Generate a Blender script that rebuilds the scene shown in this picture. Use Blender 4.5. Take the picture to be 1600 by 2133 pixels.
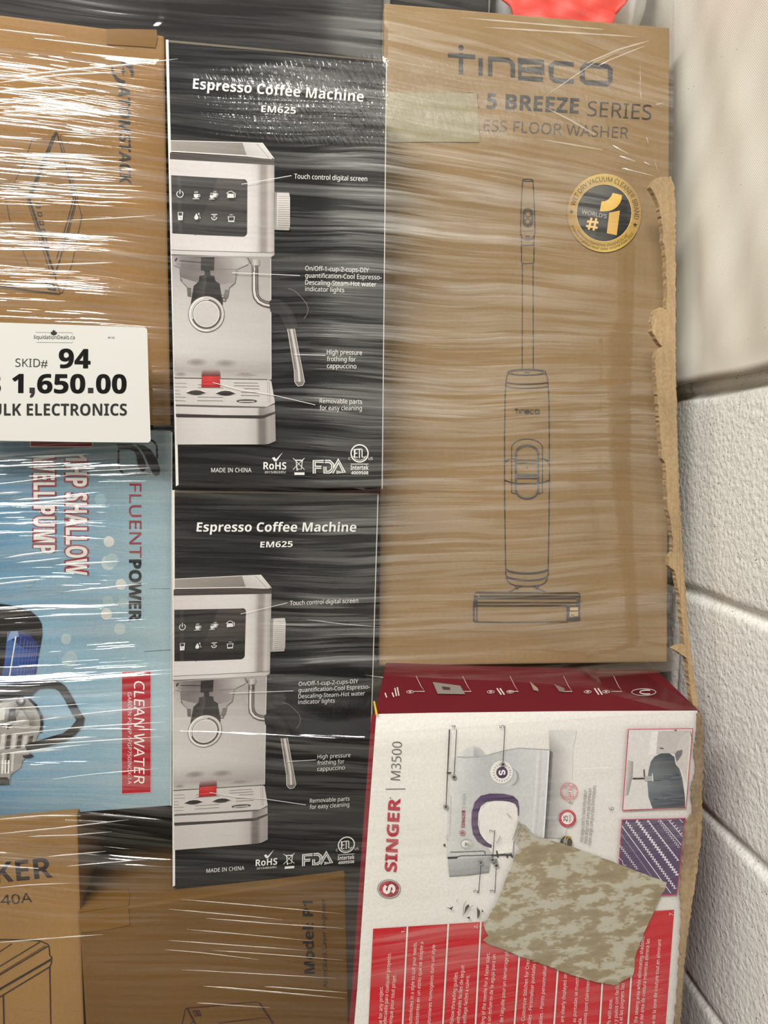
import bpy, bmesh, math, random
import numpy as np
from mathutils import Vector, Matrix
random.seed(7); rng = np.random.default_rng(7)
S = bpy.context.scene
for o in list(bpy.data.objects): bpy.data.objects.remove(o, do_unlink=True)

# ------------------------------------------------------------------ camera, world, light, exposure
CH = 0.83                                    # camera height above the floor
PITCH, ROLL, FPX = 0.07283, 0.01186, 1600.0
def cam_axes():
    p, r = PITCH, ROLL
    R0 = Vector((1, 0, 0)); F = Vector((0, math.cos(p), -math.sin(p))); U0 = Vector((0, math.sin(p), math.cos(p)))
    R = R0*math.cos(r) + U0*math.sin(r); U = U0*math.cos(r) - R0*math.sin(r)
    return R, U, F
CR, CU, CF = cam_axes()
CAM = Vector((0, 0, CH))
cd = bpy.data.cameras.new('camera'); cam = bpy.data.objects.new('camera', cd); S.collection.objects.link(cam)
M = Matrix((CR, CU, -CF)).transposed().to_4x4(); M.translation = CAM; cam.matrix_world = M
cd.sensor_fit = 'HORIZONTAL'; cd.sensor_width = 36.0; cd.lens = 36.0*FPX/1600.0; cd.clip_start = 0.02
S.camera = cam
S.view_settings.view_transform = 'Standard'; S.view_settings.look = 'None'
S.view_settings.exposure = 0.22; S.view_settings.gamma = 1.0; S.view_settings.use_curve_mapping = False

S.cycles.max_bounces = 8; S.cycles.diffuse_bounces = 3; S.cycles.glossy_bounces = 3; S.cycles.transparent_max_bounces = 8; S.cycles.caustics_reflective = False; S.cycles.caustics_refractive = False
W = bpy.data.worlds.new('world'); S.world = W; W.use_nodes = True
nt = W.node_tree; nt.nodes.clear()
wo = nt.nodes.new('ShaderNodeOutputWorld'); bg = nt.nodes.new('ShaderNodeBackground')
tc = nt.nodes.new('ShaderNodeTexCoord'); sp = nt.nodes.new('ShaderNodeSeparateXYZ'); rp = nt.nodes.new('ShaderNodeValToRGB')
mr = nt.nodes.new('ShaderNodeMapRange'); mr.inputs['From Min'].default_value = -1; mr.inputs['From Max'].default_value = 1
nt.links.new(tc.outputs['Generated'], sp.inputs[0]); nt.links.new(sp.outputs['Z'], mr.inputs['Value']); nt.links.new(mr.outputs[0], rp.inputs[0])
e = rp.color_ramp.elements; e[0].position = 0.30; e[0].color = (0.05, 0.047, 0.042, 1); e[1].position = 0.85; e[1].color = (0.62, 0.60, 0.55, 1)
k = rp.color_ramp.elements.new(0.52); k.color = (0.30, 0.29, 0.265, 1)
nt.links.new(rp.outputs[0], bg.inputs[0]); bg.inputs[1].default_value = 0.52; nt.links.new(bg.outputs[0], wo.inputs[0])

def area(name, loc, target, sx, sy, power, col):
    l = bpy.data.lights.new(name, 'AREA'); l.shape = 'RECTANGLE'; l.size = sx; l.size_y = sy; l.energy = power; l.color = col
    o = bpy.data.objects.new(name, l); S.collection.objects.link(o); o.location = loc
    o.rotation_euler = (Vector(target)-Vector(loc)).to_track_quat('-Z', 'Y').to_euler()
    return o
area('ceiling_strip_light', (-2.1, -0.9, CH+2.35), (-0.35, 0.7, CH+0.0), 1.5, 0.13, 34, (1.0, 0.98, 0.94))
area('ceiling_panel_light', (-0.80, -1.40, CH+1.95), (0.1, 0.8, CH-.2), 1.2, 0.60, 94, (1.0, 0.975, 0.93))

# ------------------------------------------------------------------ helpers
def lin(c):
    out = []
    for v in c[:3]:
        v = v/255.0
        out.append(v/12.92 if v <= 0.04045 else ((v+0.055)/1.055)**2.4)
    return tuple(out)+(1.0,)
def ray(px, py):
    return (CR*((px-800.0)/FPX) + CU*((1066.5-py)/FPX) + CF).normalized()
def hit(px, py, P, N):
    d = ray(px, py); t = (P-CAM).dot(N)/d.dot(N)
    return CAM + d*t
def topx(P):
    v = P-CAM; z = v.dot(CF)
    return 800+FPX*v.dot(CR)/z, 1066.5-FPX*v.dot(CU)/z

def new_mat(name):
    m = bpy.data.materials.new(name); m.use_nodes = True
    n = m.node_tree; b = n.nodes['Principled BSDF']
    return m, n, b
def N(n, t, **kw):
    nd = n.nodes.new(t)
    for a, v in kw.items():
        if a in nd.inputs: nd.inputs[a].default_value = v
        else: setattr(nd, a, v)
    return nd
def plain(name, col, rough=0.5, spec=0.5):
    m, n, b = new_mat(name); b.inputs['Base Color'].default_value = lin(col); b.inputs['Roughness'].default_value = rough
    b.inputs['Specular IOR Level'].default_value = spec
    return m
def ink_mat(name, rough=0.5, grain=0.06, spec=0.4):
    m, n, b = new_mat(name)
    a = N(n, 'ShaderNodeAttribute', attribute_name='ink'); tex = N(n, 'ShaderNodeTexNoise'); tex.inputs['Scale'].default_value = 420
    tcn = N(n, 'ShaderNodeTexCoord'); n.links.new(tcn.outputs['Object'], tex.inputs['Vector'])
    mp = N(n, 'ShaderNodeMapRange'); mp.inputs['From Min'].default_value = .3; mp.inputs['From Max'].default_value = .7
    mp.inputs['To Min'].default_value = 1-grain; mp.inputs['To Max'].default_value = 1+grain
    n.links.new(tex.outputs['Fac'], mp.inputs['Value'])
    mx = N(n, 'ShaderNodeVectorMath', operation='SCALE'); n.links.new(a.outputs['Color'], mx.inputs[0]); n.links.new(mp.outputs[0], mx.inputs['Scale'])
    n.links.new(mx.outputs[0], b.inputs['Base Color']); b.inputs['Roughness'].default_value = rough; b.inputs['Specular IOR Level'].default_value = spec
    return m
INK = ink_mat('printed_ink', 0.55)
INKG = ink_mat('printed_ink_coated', 0.42, 0.03)
def card_mat(name, col, flute=0.0, mottling=0.10):
    m, n, b = new_mat(name)
    tcn = N(n, 'ShaderNodeTexCoord')
    t1 = N(n, 'ShaderNodeTexNoise'); t1.inputs['Scale'].default_value = 300; t1.inputs['Detail'].default_value = 4
    t2 = N(n, 'ShaderNodeTexNoise'); t2.inputs['Scale'].default_value = 9; t2.inputs['Detail'].default_value = 3
    n.links.new(tcn.outputs['Object'], t1.inputs['Vector']); n.links.new(tcn.outputs['Object'], t2.inputs['Vector'])
    r = N(n, 'ShaderNodeValToRGB'); c = lin(col)
    r.color_ramp.elements[0].position = .32; r.color_ramp.elements[0].color = tuple(v*(1-mottling*1.5) for v in c[:3])+(1,)
    r.color_ramp.elements[1].position = .68; r.color_ramp.elements[1].color = tuple(min(1, v*(1+mottling*1.2)) for v in c[:3])+(1,)
    mx = N(n, 'ShaderNodeMix', data_type='FLOAT'); mx.inputs[0].default_value = 0.6
    n.links.new(t1.outputs['Fac'], mx.inputs[2]); n.links.new(t2.outputs['Fac'], mx.inputs[3])
    n.links.new(mx.outputs[0], r.inputs[0]); n.links.new(r.outputs[0], b.inputs['Base Color'])
    bp = N(n, 'ShaderNodeBump'); bp.inputs['Strength'].default_value = .25; bp.inputs['Distance'].default_value = .0006
    wv = N(n, 'ShaderNodeTexWave'); wv.inputs['Scale'].default_value = 40; wv.bands_direction = 'X'
    n.links.new(tcn.outputs['Object'], wv.inputs['Vector'])
    n.links.new(wv.outputs['Fac'], bp.inputs['Height']); bp.inputs['Strength'].default_value = flute
    n.links.new(bp.outputs[0], b.inputs['Normal']); b.inputs['Roughness'].default_value = .8; b.inputs['Specular IOR Level'].default_value = .25
    return m

def tag(o, label=None, cat=None, group=None, kind=None):
    if label: o['label'] = label
    if cat: o['category'] = cat
    if group: o['group'] = group
    if kind: o['kind'] = kind
    return o
def link(name, mesh, mats, parent=None):
    o = bpy.data.objects.new(name, mesh); S.collection.objects.link(o)
    for m in (mats if isinstance(mats, (list, tuple)) else [mats]): mesh.materials.append(m)
    if parent: o.parent = parent
    return o
def from_bm(name, bm, mats, parent=None, smooth=False):
    me = bpy.data.meshes.new(name); bm.normal_update(); bm.to_mesh(me); bm.free()
    if smooth:
        for p in me.polygons: p.use_smooth = True
    return link(name, me, mats, parent)
def empty(name, mat):
    o = bpy.data.objects.new(name, None); S.collection.objects.link(o); o.matrix_world = mat; o.empty_display_size = .05
    return o
def hexa(bm, c, bev=0.003, seg=2):
    """c: eight points, front BL BR TR TL then back BL BR TR TL"""
    v = [bm.verts.new(p) for p in c]
    fs = [(0, 1, 2, 3), (5, 4, 7, 6), (4, 0, 3, 7), (1, 5, 6, 2), (3, 2, 6, 7), (4, 5, 1, 0)]
    fl = [bm.faces.new([v[i] for i in f]) for f in fs]
    if bev:
        es = list({e for f in fl for e in f.edges})
        bmesh.ops.bevel(bm, geom=es, offset=bev, segments=seg, profile=.6, affect='EDGES')
    bmesh.ops.recalc_face_normals(bm, faces=bm.faces[:])

# ------------------------------------------------------------------ boxes: pose of each front face
BOX = {  # centre x, y, z (above camera), yaw, lean, turn, width, height
'A':  (-0.4246, 0.7420, 0.2181, 0.2394, -0.0016, 0.0086, 0.4200, 0.3834),
'B':  (-0.4240, 0.7420, -0.1716, 0.2099, 0.0023, -0.0095, 0.4200, 0.3936),
'C':  (-0.5123, 0.7220, -0.5475, 0.1620, -0.0125, 0.0098, 0.4200, 0.3600),
'D':  (-0.1664, 0.7860, -0.6430, 0.2296, -0.0292, 0.0346, 0.2764, 0.3600),
'E1': (-0.1062, 0.7800, 0.1782, 0.1692, -0.0322, 0.0068, 0.2121, 0.4242),
'E2': (-0.1135, 0.7993, -0.2499, 0.1949, -0.0282, -0.0132, 0.2121, 0.4242),
'T':  (0.1615, 0.8850, 0.1354, 0.1153, 0.0843, -0.0058, 0.3369, 0.7391),
'S':  (0.1435, 0.6950, -0.4470, 0.2309, 0.0282, -0.0584, 0.3309, 0.4200)}
class Frame:
    def __init__(s, P, u, v):
        s.P, s.u, s.v = P, u, v; s.n = v.cross(u).normalized()      # n: away from the viewer... made so below
        if s.n.y < 0: s.n = -s.n
        m = Matrix((s.u, s.n, s.v)).transposed().to_4x4(); m.translation = s.P; s.M = m; s.Mi = m.inverted()
    def loc(s, px, py, off=0.0):                                     # photo pixel -> point on this plane, in local coordinates
        q = s.Mi @ hit(px, py, s.P, s.n)
        return Vector((q.x, -off, q.z))
def face_frame(k):
    x, y, z, yaw, lean, rho, w, h = BOX[k]
    u = Vector((math.cos(yaw), math.sin(yaw), 0)); v = Vector((0, 0, 1)); n = Vector((-math.sin(yaw), math.cos(yaw), 0))
    v2 = v*math.cos(lean)+n*math.sin(lean); c, s = math.cos(rho), math.sin(rho)
    return Frame(Vector((x, y, z+CH)), u*c+v2*s, -u*s+v2*c)
FR = {k: face_frame(k) for k in BOX}

# ------------------------------------------------------------------ flat artwork printed on a face
class Art:
    """collects flat shapes, given by the photo's pixel grid, on one box face; .build makes one mesh with an 'ink' colour per corner"""
    def __init__(s, fr, base=0.0004): s.fr = fr; s.V = []; s.F = []; s.Cc = []; s.base = base; s.i = 0
    def put(s, pts, layer=None):
        off = s.base + (s.i if layer is None else layer)*0.000016
        k = len(s.V); s.V += [s.fr.loc(x, y, off) for x, y in pts]
        return k
    def poly(s, pts, col, layer=None):
        s.i += 1; k = s.put(pts, layer); s.F.append(list(range(k, k+len(pts)))); cl = lin(col); s.Cc.append([cl]*len(pts)); return s
    def gpoly(s, pts, cols):
        s.i += 1; k = s.put(pts); s.F.append(list(range(k, k+len(pts)))); s.Cc.append([lin(c) for c in cols]); return s
    def strip(s, A, B, ca, cb=None):
        s.i += 1; n = len(A); k = s.put(list(A)+list(B)); cb = cb or ca
        for i in range(n-1):
            s.F.append([k+i, k+i+1, k+n+i+1, k+n+i]); s.Cc.append([lin(ca[i]), lin(ca[i+1]), lin(cb[i+1]), lin(cb[i])])
        return s
    def line(s, pts, w, col, closed=False, w2=None):
        s.i += 1
        P = [Vector(p) for p in pts]
        if closed: P = P+[P[0]]
        L, R = [], []
        for i, p in enumerate(P):
            if closed and i in (0, len(P)-1): a, b = P[-2], P[1]
            else: a, b = P[max(i-1, 0)], P[min(i+1, len(P)-1)]
            t = (b-a); t = t.normalized() if t.length > 1e-6 else Vector((1, 0)); nn = Vector((-t.y, t.x))
            d1 = (p-a).normalized() if (p-a).length > 1e-6 else t
            c = abs(d1.x*t.x+d1.y*t.y); ww = (w if w2 is None else w+(w2-w)*i/(len(P)-1))*.5/max(c, .5)
            L.append(tuple(p+nn*ww)); R.append(tuple(p-nn*ww))
        n = len(P); k = s.put(L+R); cl = lin(col)
        for i in range(n-1): s.F.append([k+i, k+i+1, k+n+i+1, k+n+i]); s.Cc.append([cl]*4)
        return s
    def ell(s, c, rx, ry, col, n=40): return s.poly(arc(c, rx, ry, 0, 360, n)[:-1], col)
    def ring(s, c, rx, ry, w, col, a0=0, a1=360, n=48, col2=None):
        A = arc(c, rx+w/2, ry+w/2, a0, a1, n); B = arc(c, rx-w/2, ry-w/2, a0, a1, n)
        return s.strip(A, B, [col]*len(A), [col2 or col]*len(A))
    def text(s, t, p0, p1, cap, col, bold=0.0, up=None, shear=0.0, fn=None):
        vs, fs, W_ = glyphs(t, bold)
        p0, p1 = Vector(p0), Vector(p1); d = (p1-p0); dn = d.normalized()
        upv = Vector(up).normalized() if up else Vector((dn.y, -dn.x))
        pts = []
        for x, y in vs:
            if fn: pts.append(fn(x/W_, y/.714*cap))
            else: pts.append(tuple(p0+d*(x/W_)+(upv+dn*shear)*(y/.714*cap)))
        s.i += 1; k = s.put(pts); cl = lin(col)
        for f in fs: s.F.append([k+i for i in f]); s.Cc.append([cl]*len(f))
        return s
    def build(s, name, parent, mat=None, label=None):
        me = bpy.data.meshes.new(name); me.from_pydata([tuple(v) for v in s.V], [], s.F)
        a = me.color_attributes.new('ink', 'FLOAT_COLOR', 'CORNER'); li = 0; buf = []
        # keep winding towards the viewer (local -y)
        for p, cs in zip(me.polygons, s.Cc): buf += [v for c in cs for v in c]
        a.data.foreach_set('color', buf)
        o = link(name, me, mat or INK, parent)
        if label: o['label'] = label
        s.V, s.F, s.Cc = [], [], []
        return o
_g = {}
def sans(t, bold):                           # the sans-serif alphabet of the text object's own fallback glyphs
    u, l, d = (0x1D5D4, 0x1D5EE, 0x1D7EC) if bold else (0x1D5A0, 0x1D5BA, 0x1D7E2); o = ''
    for c in t:
        if 'A' <= c <= 'Z': o += chr(u+ord(c)-65)
        elif 'a' <= c <= 'z': o += chr(l+ord(c)-97)
        elif '0' <= c <= '9': o += chr(d+ord(c)-48)
        else: o += c
    return o
def glyphs(t, bold):
    key = (t, bold)
    if key not in _g:
        c = bpy.data.curves.new('t', 'FONT'); c.body = sans(t, bold >= .012); c.size = 1; c.offset = bold-.016 if bold >= .016 else (0 if bold > 0 else bold); c.resolution_u = 3
        o = bpy.data.objects.new('t', c); m = bpy.data.meshes.new_from_object(o)
        x0 = min(v.co.x for v in m.vertices); x1 = max(v.co.x for v in m.vertices)
        _g[key] = ([(v.co.x-x0, v.co.y) for v in m.vertices], [list(p.vertices) for p in m.polygons], x1-x0)
        bpy.data.objects.remove(o); bpy.data.curves.remove(c); bpy.data.meshes.remove(m)
    return _g[key]
def arc(c, rx, ry, a0, a1, n=24):
    return [(c[0]+rx*math.cos(math.radians(a0+(a1-a0)*i/n)), c[1]-ry*math.sin(math.radians(a0+(a1-a0)*i/n))) for i in range(n+1)]
def Z(ox, oy, s): return lambda *pts: [(ox+x/s, oy+y/s) for x, y in pts]
def mixc(a, b, t): return tuple(a[i]+(b[i]-a[i])*t for i in range(3))

# ------------------------------------------------------------------ carton body
def carton(k, name, mat, depth, bdir, label, cat, group=None, floor=False, top=None, side=0.0):
    fr = FR[k]; w, h = BOX[k][6:8]
    bot = fr.P - fr.v*(h/2)
    root = empty(name, fr.M)
    root.location = fr.P
    tag(root, label, cat, group)
    B = Vector(bdir).normalized(); Bl = fr.Mi.to_3x3() @ B
    w2 = w/2-0.0006
    f = [Vector((-w2, 0, -h/2)), Vector((w2, 0, -h/2)), Vector((w2, 0, h/2)), Vector((-w2, 0, h/2))]
    if floor:                                                       # the lower cartons stand on the floor
        for i in (0, 1):
            p = f[3-i]; d = fr.M @ p; vv = fr.v; t = (d.z-0.001)/vv.z; f[i] = p - Vector((0, 0, t))
    b = [p + Bl*depth for p in f]
    bm = bmesh.new(); hexa(bm, f+b, 0.0022, 2)
    from_bm('carton_body', bm, mat, root)
    root['depth_dir'] = list(Bl*depth)
    return root, f, b
def slab(fr, pts, thick, lift=0.0005, jag=0.0):
    """a thin solid piece lying on a face: outline from the photo, real thickness"""
    bm = bmesh.new(); P = [(x+random.uniform(-jag, jag), y+random.uniform(-jag, jag)) for x, y in pts]
    a = [bm.verts.new(fr.loc(x, y, lift+thick)) for x, y in P]; b = [bm.verts.new(fr.loc(x, y, lift)) for x, y in P]
    bm.faces.new(a); bm.faces.new(b[::-1]); n = len(P)
    for i in range(n): bm.faces.new([a[i], b[i], b[(i+1) % n], a[(i+1) % n]])
    bmesh.ops.recalc_face_normals(bm, faces=bm.faces[:])
    return bm
def dense(pts, step=6, jag=1.2):
    out = []
    for i, p in enumerate(pts):
        q = pts[(i+1) % len(pts)]; d = math.hypot(q[0]-p[0], q[1]-p[1]); n = max(1, int(d/step))
        for j in range(n):
            t = j/n; out.append((p[0]+(q[0]-p[0])*t+(random.uniform(-jag, jag) if j else 0), p[1]+(q[1]-p[1])*t+(random.uniform(-jag, jag) if j else 0)))
    return out

# ------------------------------------------------------------------ setting: floor, walls
WA, WK = 0.42, -0.0625                       # right-hand wall: x = WA + WK*y
WT = Vector((WK, 1, 0)).normalized(); WN = Vector((-1, WK, 0)).normalized()
JZ = [-0.85, -0.612, -0.399, -0.156, 0.077, 0.318, 0.559, 0.80, 1.04, 1.28]
def wall_mesh():
    j = [z+CH for z in JZ]
    ys0 = [-1.46+0.478*i for i in range(9)]; ys1 = [y+0.239 for y in ys0]      # upright joints of alternate courses
    def fine(c, r=0.016): return [c+r*t for t in (-1, -.72, -.5, -.34, -.18, 0, .18, .34, .5, .72, 1)]
    zs = sorted(set([round(z, 5) for c in j for z in fine(c) if 0 <= z <= 2.25] + [0, 2.25] + [round(.03*i, 5) for i in range(75)]))
    ys = sorted(set([round(y, 5) for c in ys0+ys1 for y in fine(c) if -1.3 <= y <= 2.2] + [-1.3, 2.2] + [round(-1.3+.025*i, 5) for i in range(140)]))
    def groove(d): return math.exp(-(d/0.0062)**4)
    V, F = [], []
    for z in zs:
        ci = sum(1 for c in j if c < z); yj = ys0 if ci % 2 == 1 else ys1
        dz = min(abs(z-c) for c in j)
        for y in ys:
            dy = min(abs(y-c) for c in yj)
            g = max(groove(dz + .0012*math.sin(y*37+ci)), groove(dy+.001*math.sin(z*50)))
            edge = max(0, 1-min(dz, dy)/0.016)*0.0012
            o = -0.0062*g - edge + 0.0008*math.sin(y*21+z*13)
            V.append(tuple(Vector((WA, 0, z)) + Vector((WK*y, y, 0)) + WN*o))
    m = len(ys)
    for a in range(len(zs)-1):
        for b in range(m-1): F.append((a*m+b, a*m+b+1, (a+1)*m+b+1, (a+1)*m+b))
    me = bpy.data.meshes.new('wall_right'); me.from_pydata(V, [], F)
    for p in me.polygons: p.use_smooth = True
    return me
m, n, b = new_mat('painted_block'); b.inputs['Roughness'].default_value = .5; b.inputs['Specular IOR Level'].default_value = .45
tcn = N(n, 'ShaderNodeTexCoord')
mp0 = N(n, 'ShaderNodeMapping'); mp0.inputs['Scale'].default_value = (1, 1, 1); n.links.new(tcn.outputs['Object'], mp0.inputs[0])
t1 = N(n, 'ShaderNodeTexNoise'); t1.inputs['Scale'].default_value = 130; t1.inputs['Detail'].default_value = 5; t1.inputs['Roughness'].default_value = .62
t2 = N(n, 'ShaderNodeTexVoronoi'); t2.inputs['Scale'].default_value = 170; t2.feature = 'SMOOTH_F1'
t3 = N(n, 'ShaderNodeTexNoise'); t3.inputs['Scale'].default_value = 380; t3.inputs['Detail'].default_value = 2
for t in (t1, t2, t3): n.links.new(mp0.outputs[0], t.inputs['Vector'])
a1 = N(n, 'ShaderNodeMath', operation='MULTIPLY_ADD'); a1.inputs[1].default_value = .45; n.links.new(t2.outputs['Distance'], a1.inputs[0]); n.links.new(t1.outputs['Fac'], a1.inputs[2])
bp = N(n, 'ShaderNodeBump'); bp.inputs['Strength'].default_value = .55; bp.inputs['Distance'].default_value = .004
n.links.new(a1.outputs[0], bp.inputs['Height']); n.links.new(bp.outputs[0], b.inputs['Normal'])
rr = N(n, 'ShaderNodeValToRGB'); rr.color_ramp.elements[0].position = .285; rr.color_ramp.elements[0].color = lin((60, 58, 50)); rr.color_ramp.elements[1].position = .31; rr.color_ramp.elements[1].color = lin((236, 235, 228))
n.links.new(t3.outputs['Fac'], rr.inputs[0]); n.links.new(rr.outputs[0], b.inputs['Base Color'])
BLOCK = m
tag(link('wall_right', wall_mesh(), BLOCK), 'white painted concrete block wall on the right', kind='structure')
def quadobj(name, pts, mat, label):
    me = bpy.data.meshes.new(name); me.from_pydata(pts, [], [(0, 1, 2, 3)])
    tag(link(name, me, mat), label, kind='structure')
conc, n, b = new_mat('concrete_floor'); b.inputs['Roughness'].default_value = .6
tn = N(n, 'ShaderNodeTexNoise'); tn.inputs['Scale'].default_value = 6; tn.inputs['Detail'].default_value = 6
r2 = N(n, 'ShaderNodeValToRGB'); r2.color_ramp.elements[0].color = lin((105, 100, 92)); r2.color_ramp.elements[1].color = lin((150, 145, 135))
n.links.new(tn.outputs['Fac'], r2.inputs[0]); n.links.new(r2.outputs[0], b.inputs['Base Color'])
quadobj('floor', [(-2.6, -2.4, 0), (.57, -2.4, 0), (.30, 2.2, 0), (-2.6, 2.2, 0)], conc, 'grey concrete floor under the stacked cartons')
quadobj('wall_back', [(-2.6, 2.19, 0), (.30, 2.19, 0), (.30, 2.19, 2.25), (-2.6, 2.19, 2.25)], plain('back_wall_paint', (120, 116, 108), .7), 'dim wall behind the stacked cartons')

# white woven plastic sheet hung on the block wall
def sheet_mesh():
    V, F = [], []; ny, nz = 90, 120
    zb, zt = CH+0.0885, CH+1.15
    for i in range(nz+1):
        z = zb+(zt-zb)*(i/nz)**1.0
        for j in range(ny+1):
            y = 0.35+1.15*j/ny
            o = 0.0065 + 0.0016*math.sin(y*26+z*9+1.1*math.sin(z*11)) + 0.0013*math.sin(y*61-z*25) + 0.0010*math.sin(z*52+y*70)
            o += 0.004*math.exp(-((y-.80-.10*math.sin(z*5))/.022)**2)*(z-zb)
            if z < zb+.02: o = o*.6+.002
            zz = z + 0.0012*math.sin(y*30)*(1-i/nz)
            V.append(tuple(Vector((WA+WK*y, y, zz))+WN*(o+.002)))
    m_ = ny+1
    for i in range(nz):
        for j in range(ny): F.append((i*m_+j, i*m_+j+1, (i+1)*m_+j+1, (i+1)*m_+j))
    me = bpy.data.meshes.new('plastic_sheet'); me.from_pydata(V, [], F)
    for p in me.polygons: p.use_smooth = True
    return me
m, n, b = new_mat('woven_plastic'); b.inputs['Roughness'].default_value = .45
tcn = N(n, 'ShaderNodeTexCoord'); sx = N(n, 'ShaderNodeSeparateXYZ'); n.links.new(tcn.outputs['Object'], sx.inputs[0])
def stripes(axis, f):
    q = N(n, 'ShaderNodeMath', operation='MULTIPLY'); q.inputs[1].default_value = f; n.links.new(sx.outputs[axis], q.inputs[0])
    s_ = N(n, 'ShaderNodeMath', operation='SINE'); n.links.new(q.outputs[0], s_.inputs[0]); return s_
s1, s2 = stripes('Y', 2600), stripes('Z', 2100)
mu = N(n, 'ShaderNodeMath', operation='MULTIPLY'); n.links.new(s1.outputs[0], mu.inputs[0]); n.links.new(s2.outputs[0], mu.inputs[1])
bp = N(n, 'ShaderNodeBump'); bp.inputs['Strength'].default_value = .22; bp.inputs['Distance'].default_value = .0004
n.links.new(mu.outputs[0], bp.inputs['Height']); n.links.new(bp.outputs[0], b.inputs['Normal'])
vo = N(n, 'ShaderNodeTexVoronoi'); vo.inputs['Scale'].default_value = 62; n.links.new(tcn.outputs['Object'], vo.inputs['Vector'])
no = N(n, 'ShaderNodeTexNoise'); no.inputs['Scale'].default_value = 5; no.inputs['Detail'].default_value = 4; n.links.new(tcn.outputs['Object'], no.inputs['Vector'])
r1 = N(n, 'ShaderNodeValToRGB'); r1.color_ramp.elements[0].position = .035; r1.color_ramp.elements[0].color = lin((120, 112, 96)); r1.color_ramp.elements[1].position = .05; r1.color_ramp.elements[1].color = (1, 1, 1, 1)
r2 = N(n, 'ShaderNodeValToRGB'); r2.color_ramp.elements[0].position = .35; r2.color_ramp.elements[0].color = lin((216, 211, 196)); r2.color_ramp.elements[1].position = .65; r2.color_ramp.elements[1].color = lin((231, 228, 217))
n.links.new(vo.outputs['Distance'], r1.inputs[0]); n.links.new(no.outputs['Fac'], r2.inputs[0])
mm = N(n, 'ShaderNodeMix', data_type='RGBA', blend_type='MULTIPLY'); mm.inputs[0].default_value = .8
n.links.new(r2.outputs[0], mm.inputs[6]); n.links.new(r1.outputs[0], mm.inputs[7]); n.links.new(mm.outputs[2], b.inputs['Base Color'])
sh = link('plastic_sheet', sheet_mesh(), m)
sh.modifiers.new('thickness', 'SOLIDIFY').thickness = .0015
tag(sh, 'white woven plastic sheet hanging on the block wall at upper right', 'plastic sheet')

# ------------------------------------------------------------------ materials of the cartons
KR_A = card_mat('kraft_orange', (150, 113, 68)); KR_C = card_mat('kraft_plain', (148, 112, 66)); KR_D = card_mat('kraft_dark', (112, 80, 36))
KR_T = card_mat('kraft_light', (142, 116, 80), .12)
BLK = card_mat('black_coated_board', (16, 16, 17), 0, .05); REDB = card_mat('red_coated_board', (96, 10, 23), 0, .05)
BLUB = card_mat('blue_coated_board', (120, 140, 150), 0, .05)
TORN = card_mat('torn_board', (160, 136, 102), .35, .2); DKB = plain('black_board', (20, 18, 18), .5)
TAPE, n_, b_ = new_mat('packing_tape'); b_.inputs['Base Color'].default_value = lin((122, 86, 32)); b_.inputs['Roughness'].default_value = .22
LK = (38, 34, 32)
DIR = (-.19, .98, 0)

# ---- A: brown carton, upper left ------------------------------------------------------------------
A, f, b = carton('A', 'brown_carton', KR_A, .30, DIR, 'brown carton with sideways black lettering behind the white price sign', 'carton')
a = Art(FR['A']); z = Z(0, 0, 4)
a.text('ATOMSTACK', (246.5, 178), (249, 381), 24, LK, .018, up=(1, 0), shear=.12)
a.build('brand_lettering', A)
a = Art(FR['A'])
a.strip(z((1000, 485), (1060, 500), (1100, 540), (1115, 600), (1110, 640)), z((1010, 530), (1040, 545), (1070, 570), (1085, 600), (1090, 630)), [LK]*5)
a.strip(z((925, 565), (935, 620), (960, 665), (1000, 700), (1038, 702)), z((945, 565), (955, 610), (975, 640), (1005, 662), (1042, 672)), [LK]*5)
a.poly(z((1000, 590), (1020, 575), (1030, 550), (1030, 580), (1045, 592), (1030, 602), (1028, 640), (1018, 605)), LK)
a.build('atom_emblem', A)
a = Art(FR['A'])
for w, pts in ((2.0, ((470, 1100), (630, 1660), (500, 2160))), (1.6, ((485, 1130), (612, 1660), (470, 2160))), (1.2, ((500, 1130), (646, 1650), (530, 2100))),
               (4.5, ((465, 1105), (245, 1665), (455, 2290))), (1.4, ((440, 1130), (225, 1665), (425, 2290))), (1.0, ((270, 1150), (200, 1360), (50, 1660))),
               (1.0, ((50, 1660), (80, 1830), (210, 2140), (240, 2215))), (1.1, ((640, 1660), (682, 1800), (600, 2200), (520, 2440))), (1.6, ((455, 2290), (500, 2440))), (2.2, ((500, 2160), (455, 2290)))):
    a.line(z(*pts), w, LK)
for i in range(6):
    a.line(z((300+i*14, 1700+i*70), (330+i*14, 1700+i*70), (335+i*14, 1730+i*70), (305+i*14, 1730+i*70)), 1.6, LK, closed=True)
a.line([(0, 595.5), (64, 605), (125, 612), (131, 608)], 1.6, LK); a.line([(0, 600), (124, 614)], 1.0, LK)
a.line([(95, 589), (111, 592), (115, 604), (101, 602)], 3.0, LK, closed=True)
a.build('product_line_drawing', A)
from_bm('packing_tape', slab(FR['A'], z((890, 245), (1000, 243), (1305, 250), (1312, 320), (1296, 400), (1100, 385), (890, 372)), .0003), TAPE, A, ).__setitem__('label', 'shiny amber packing tape')

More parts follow.
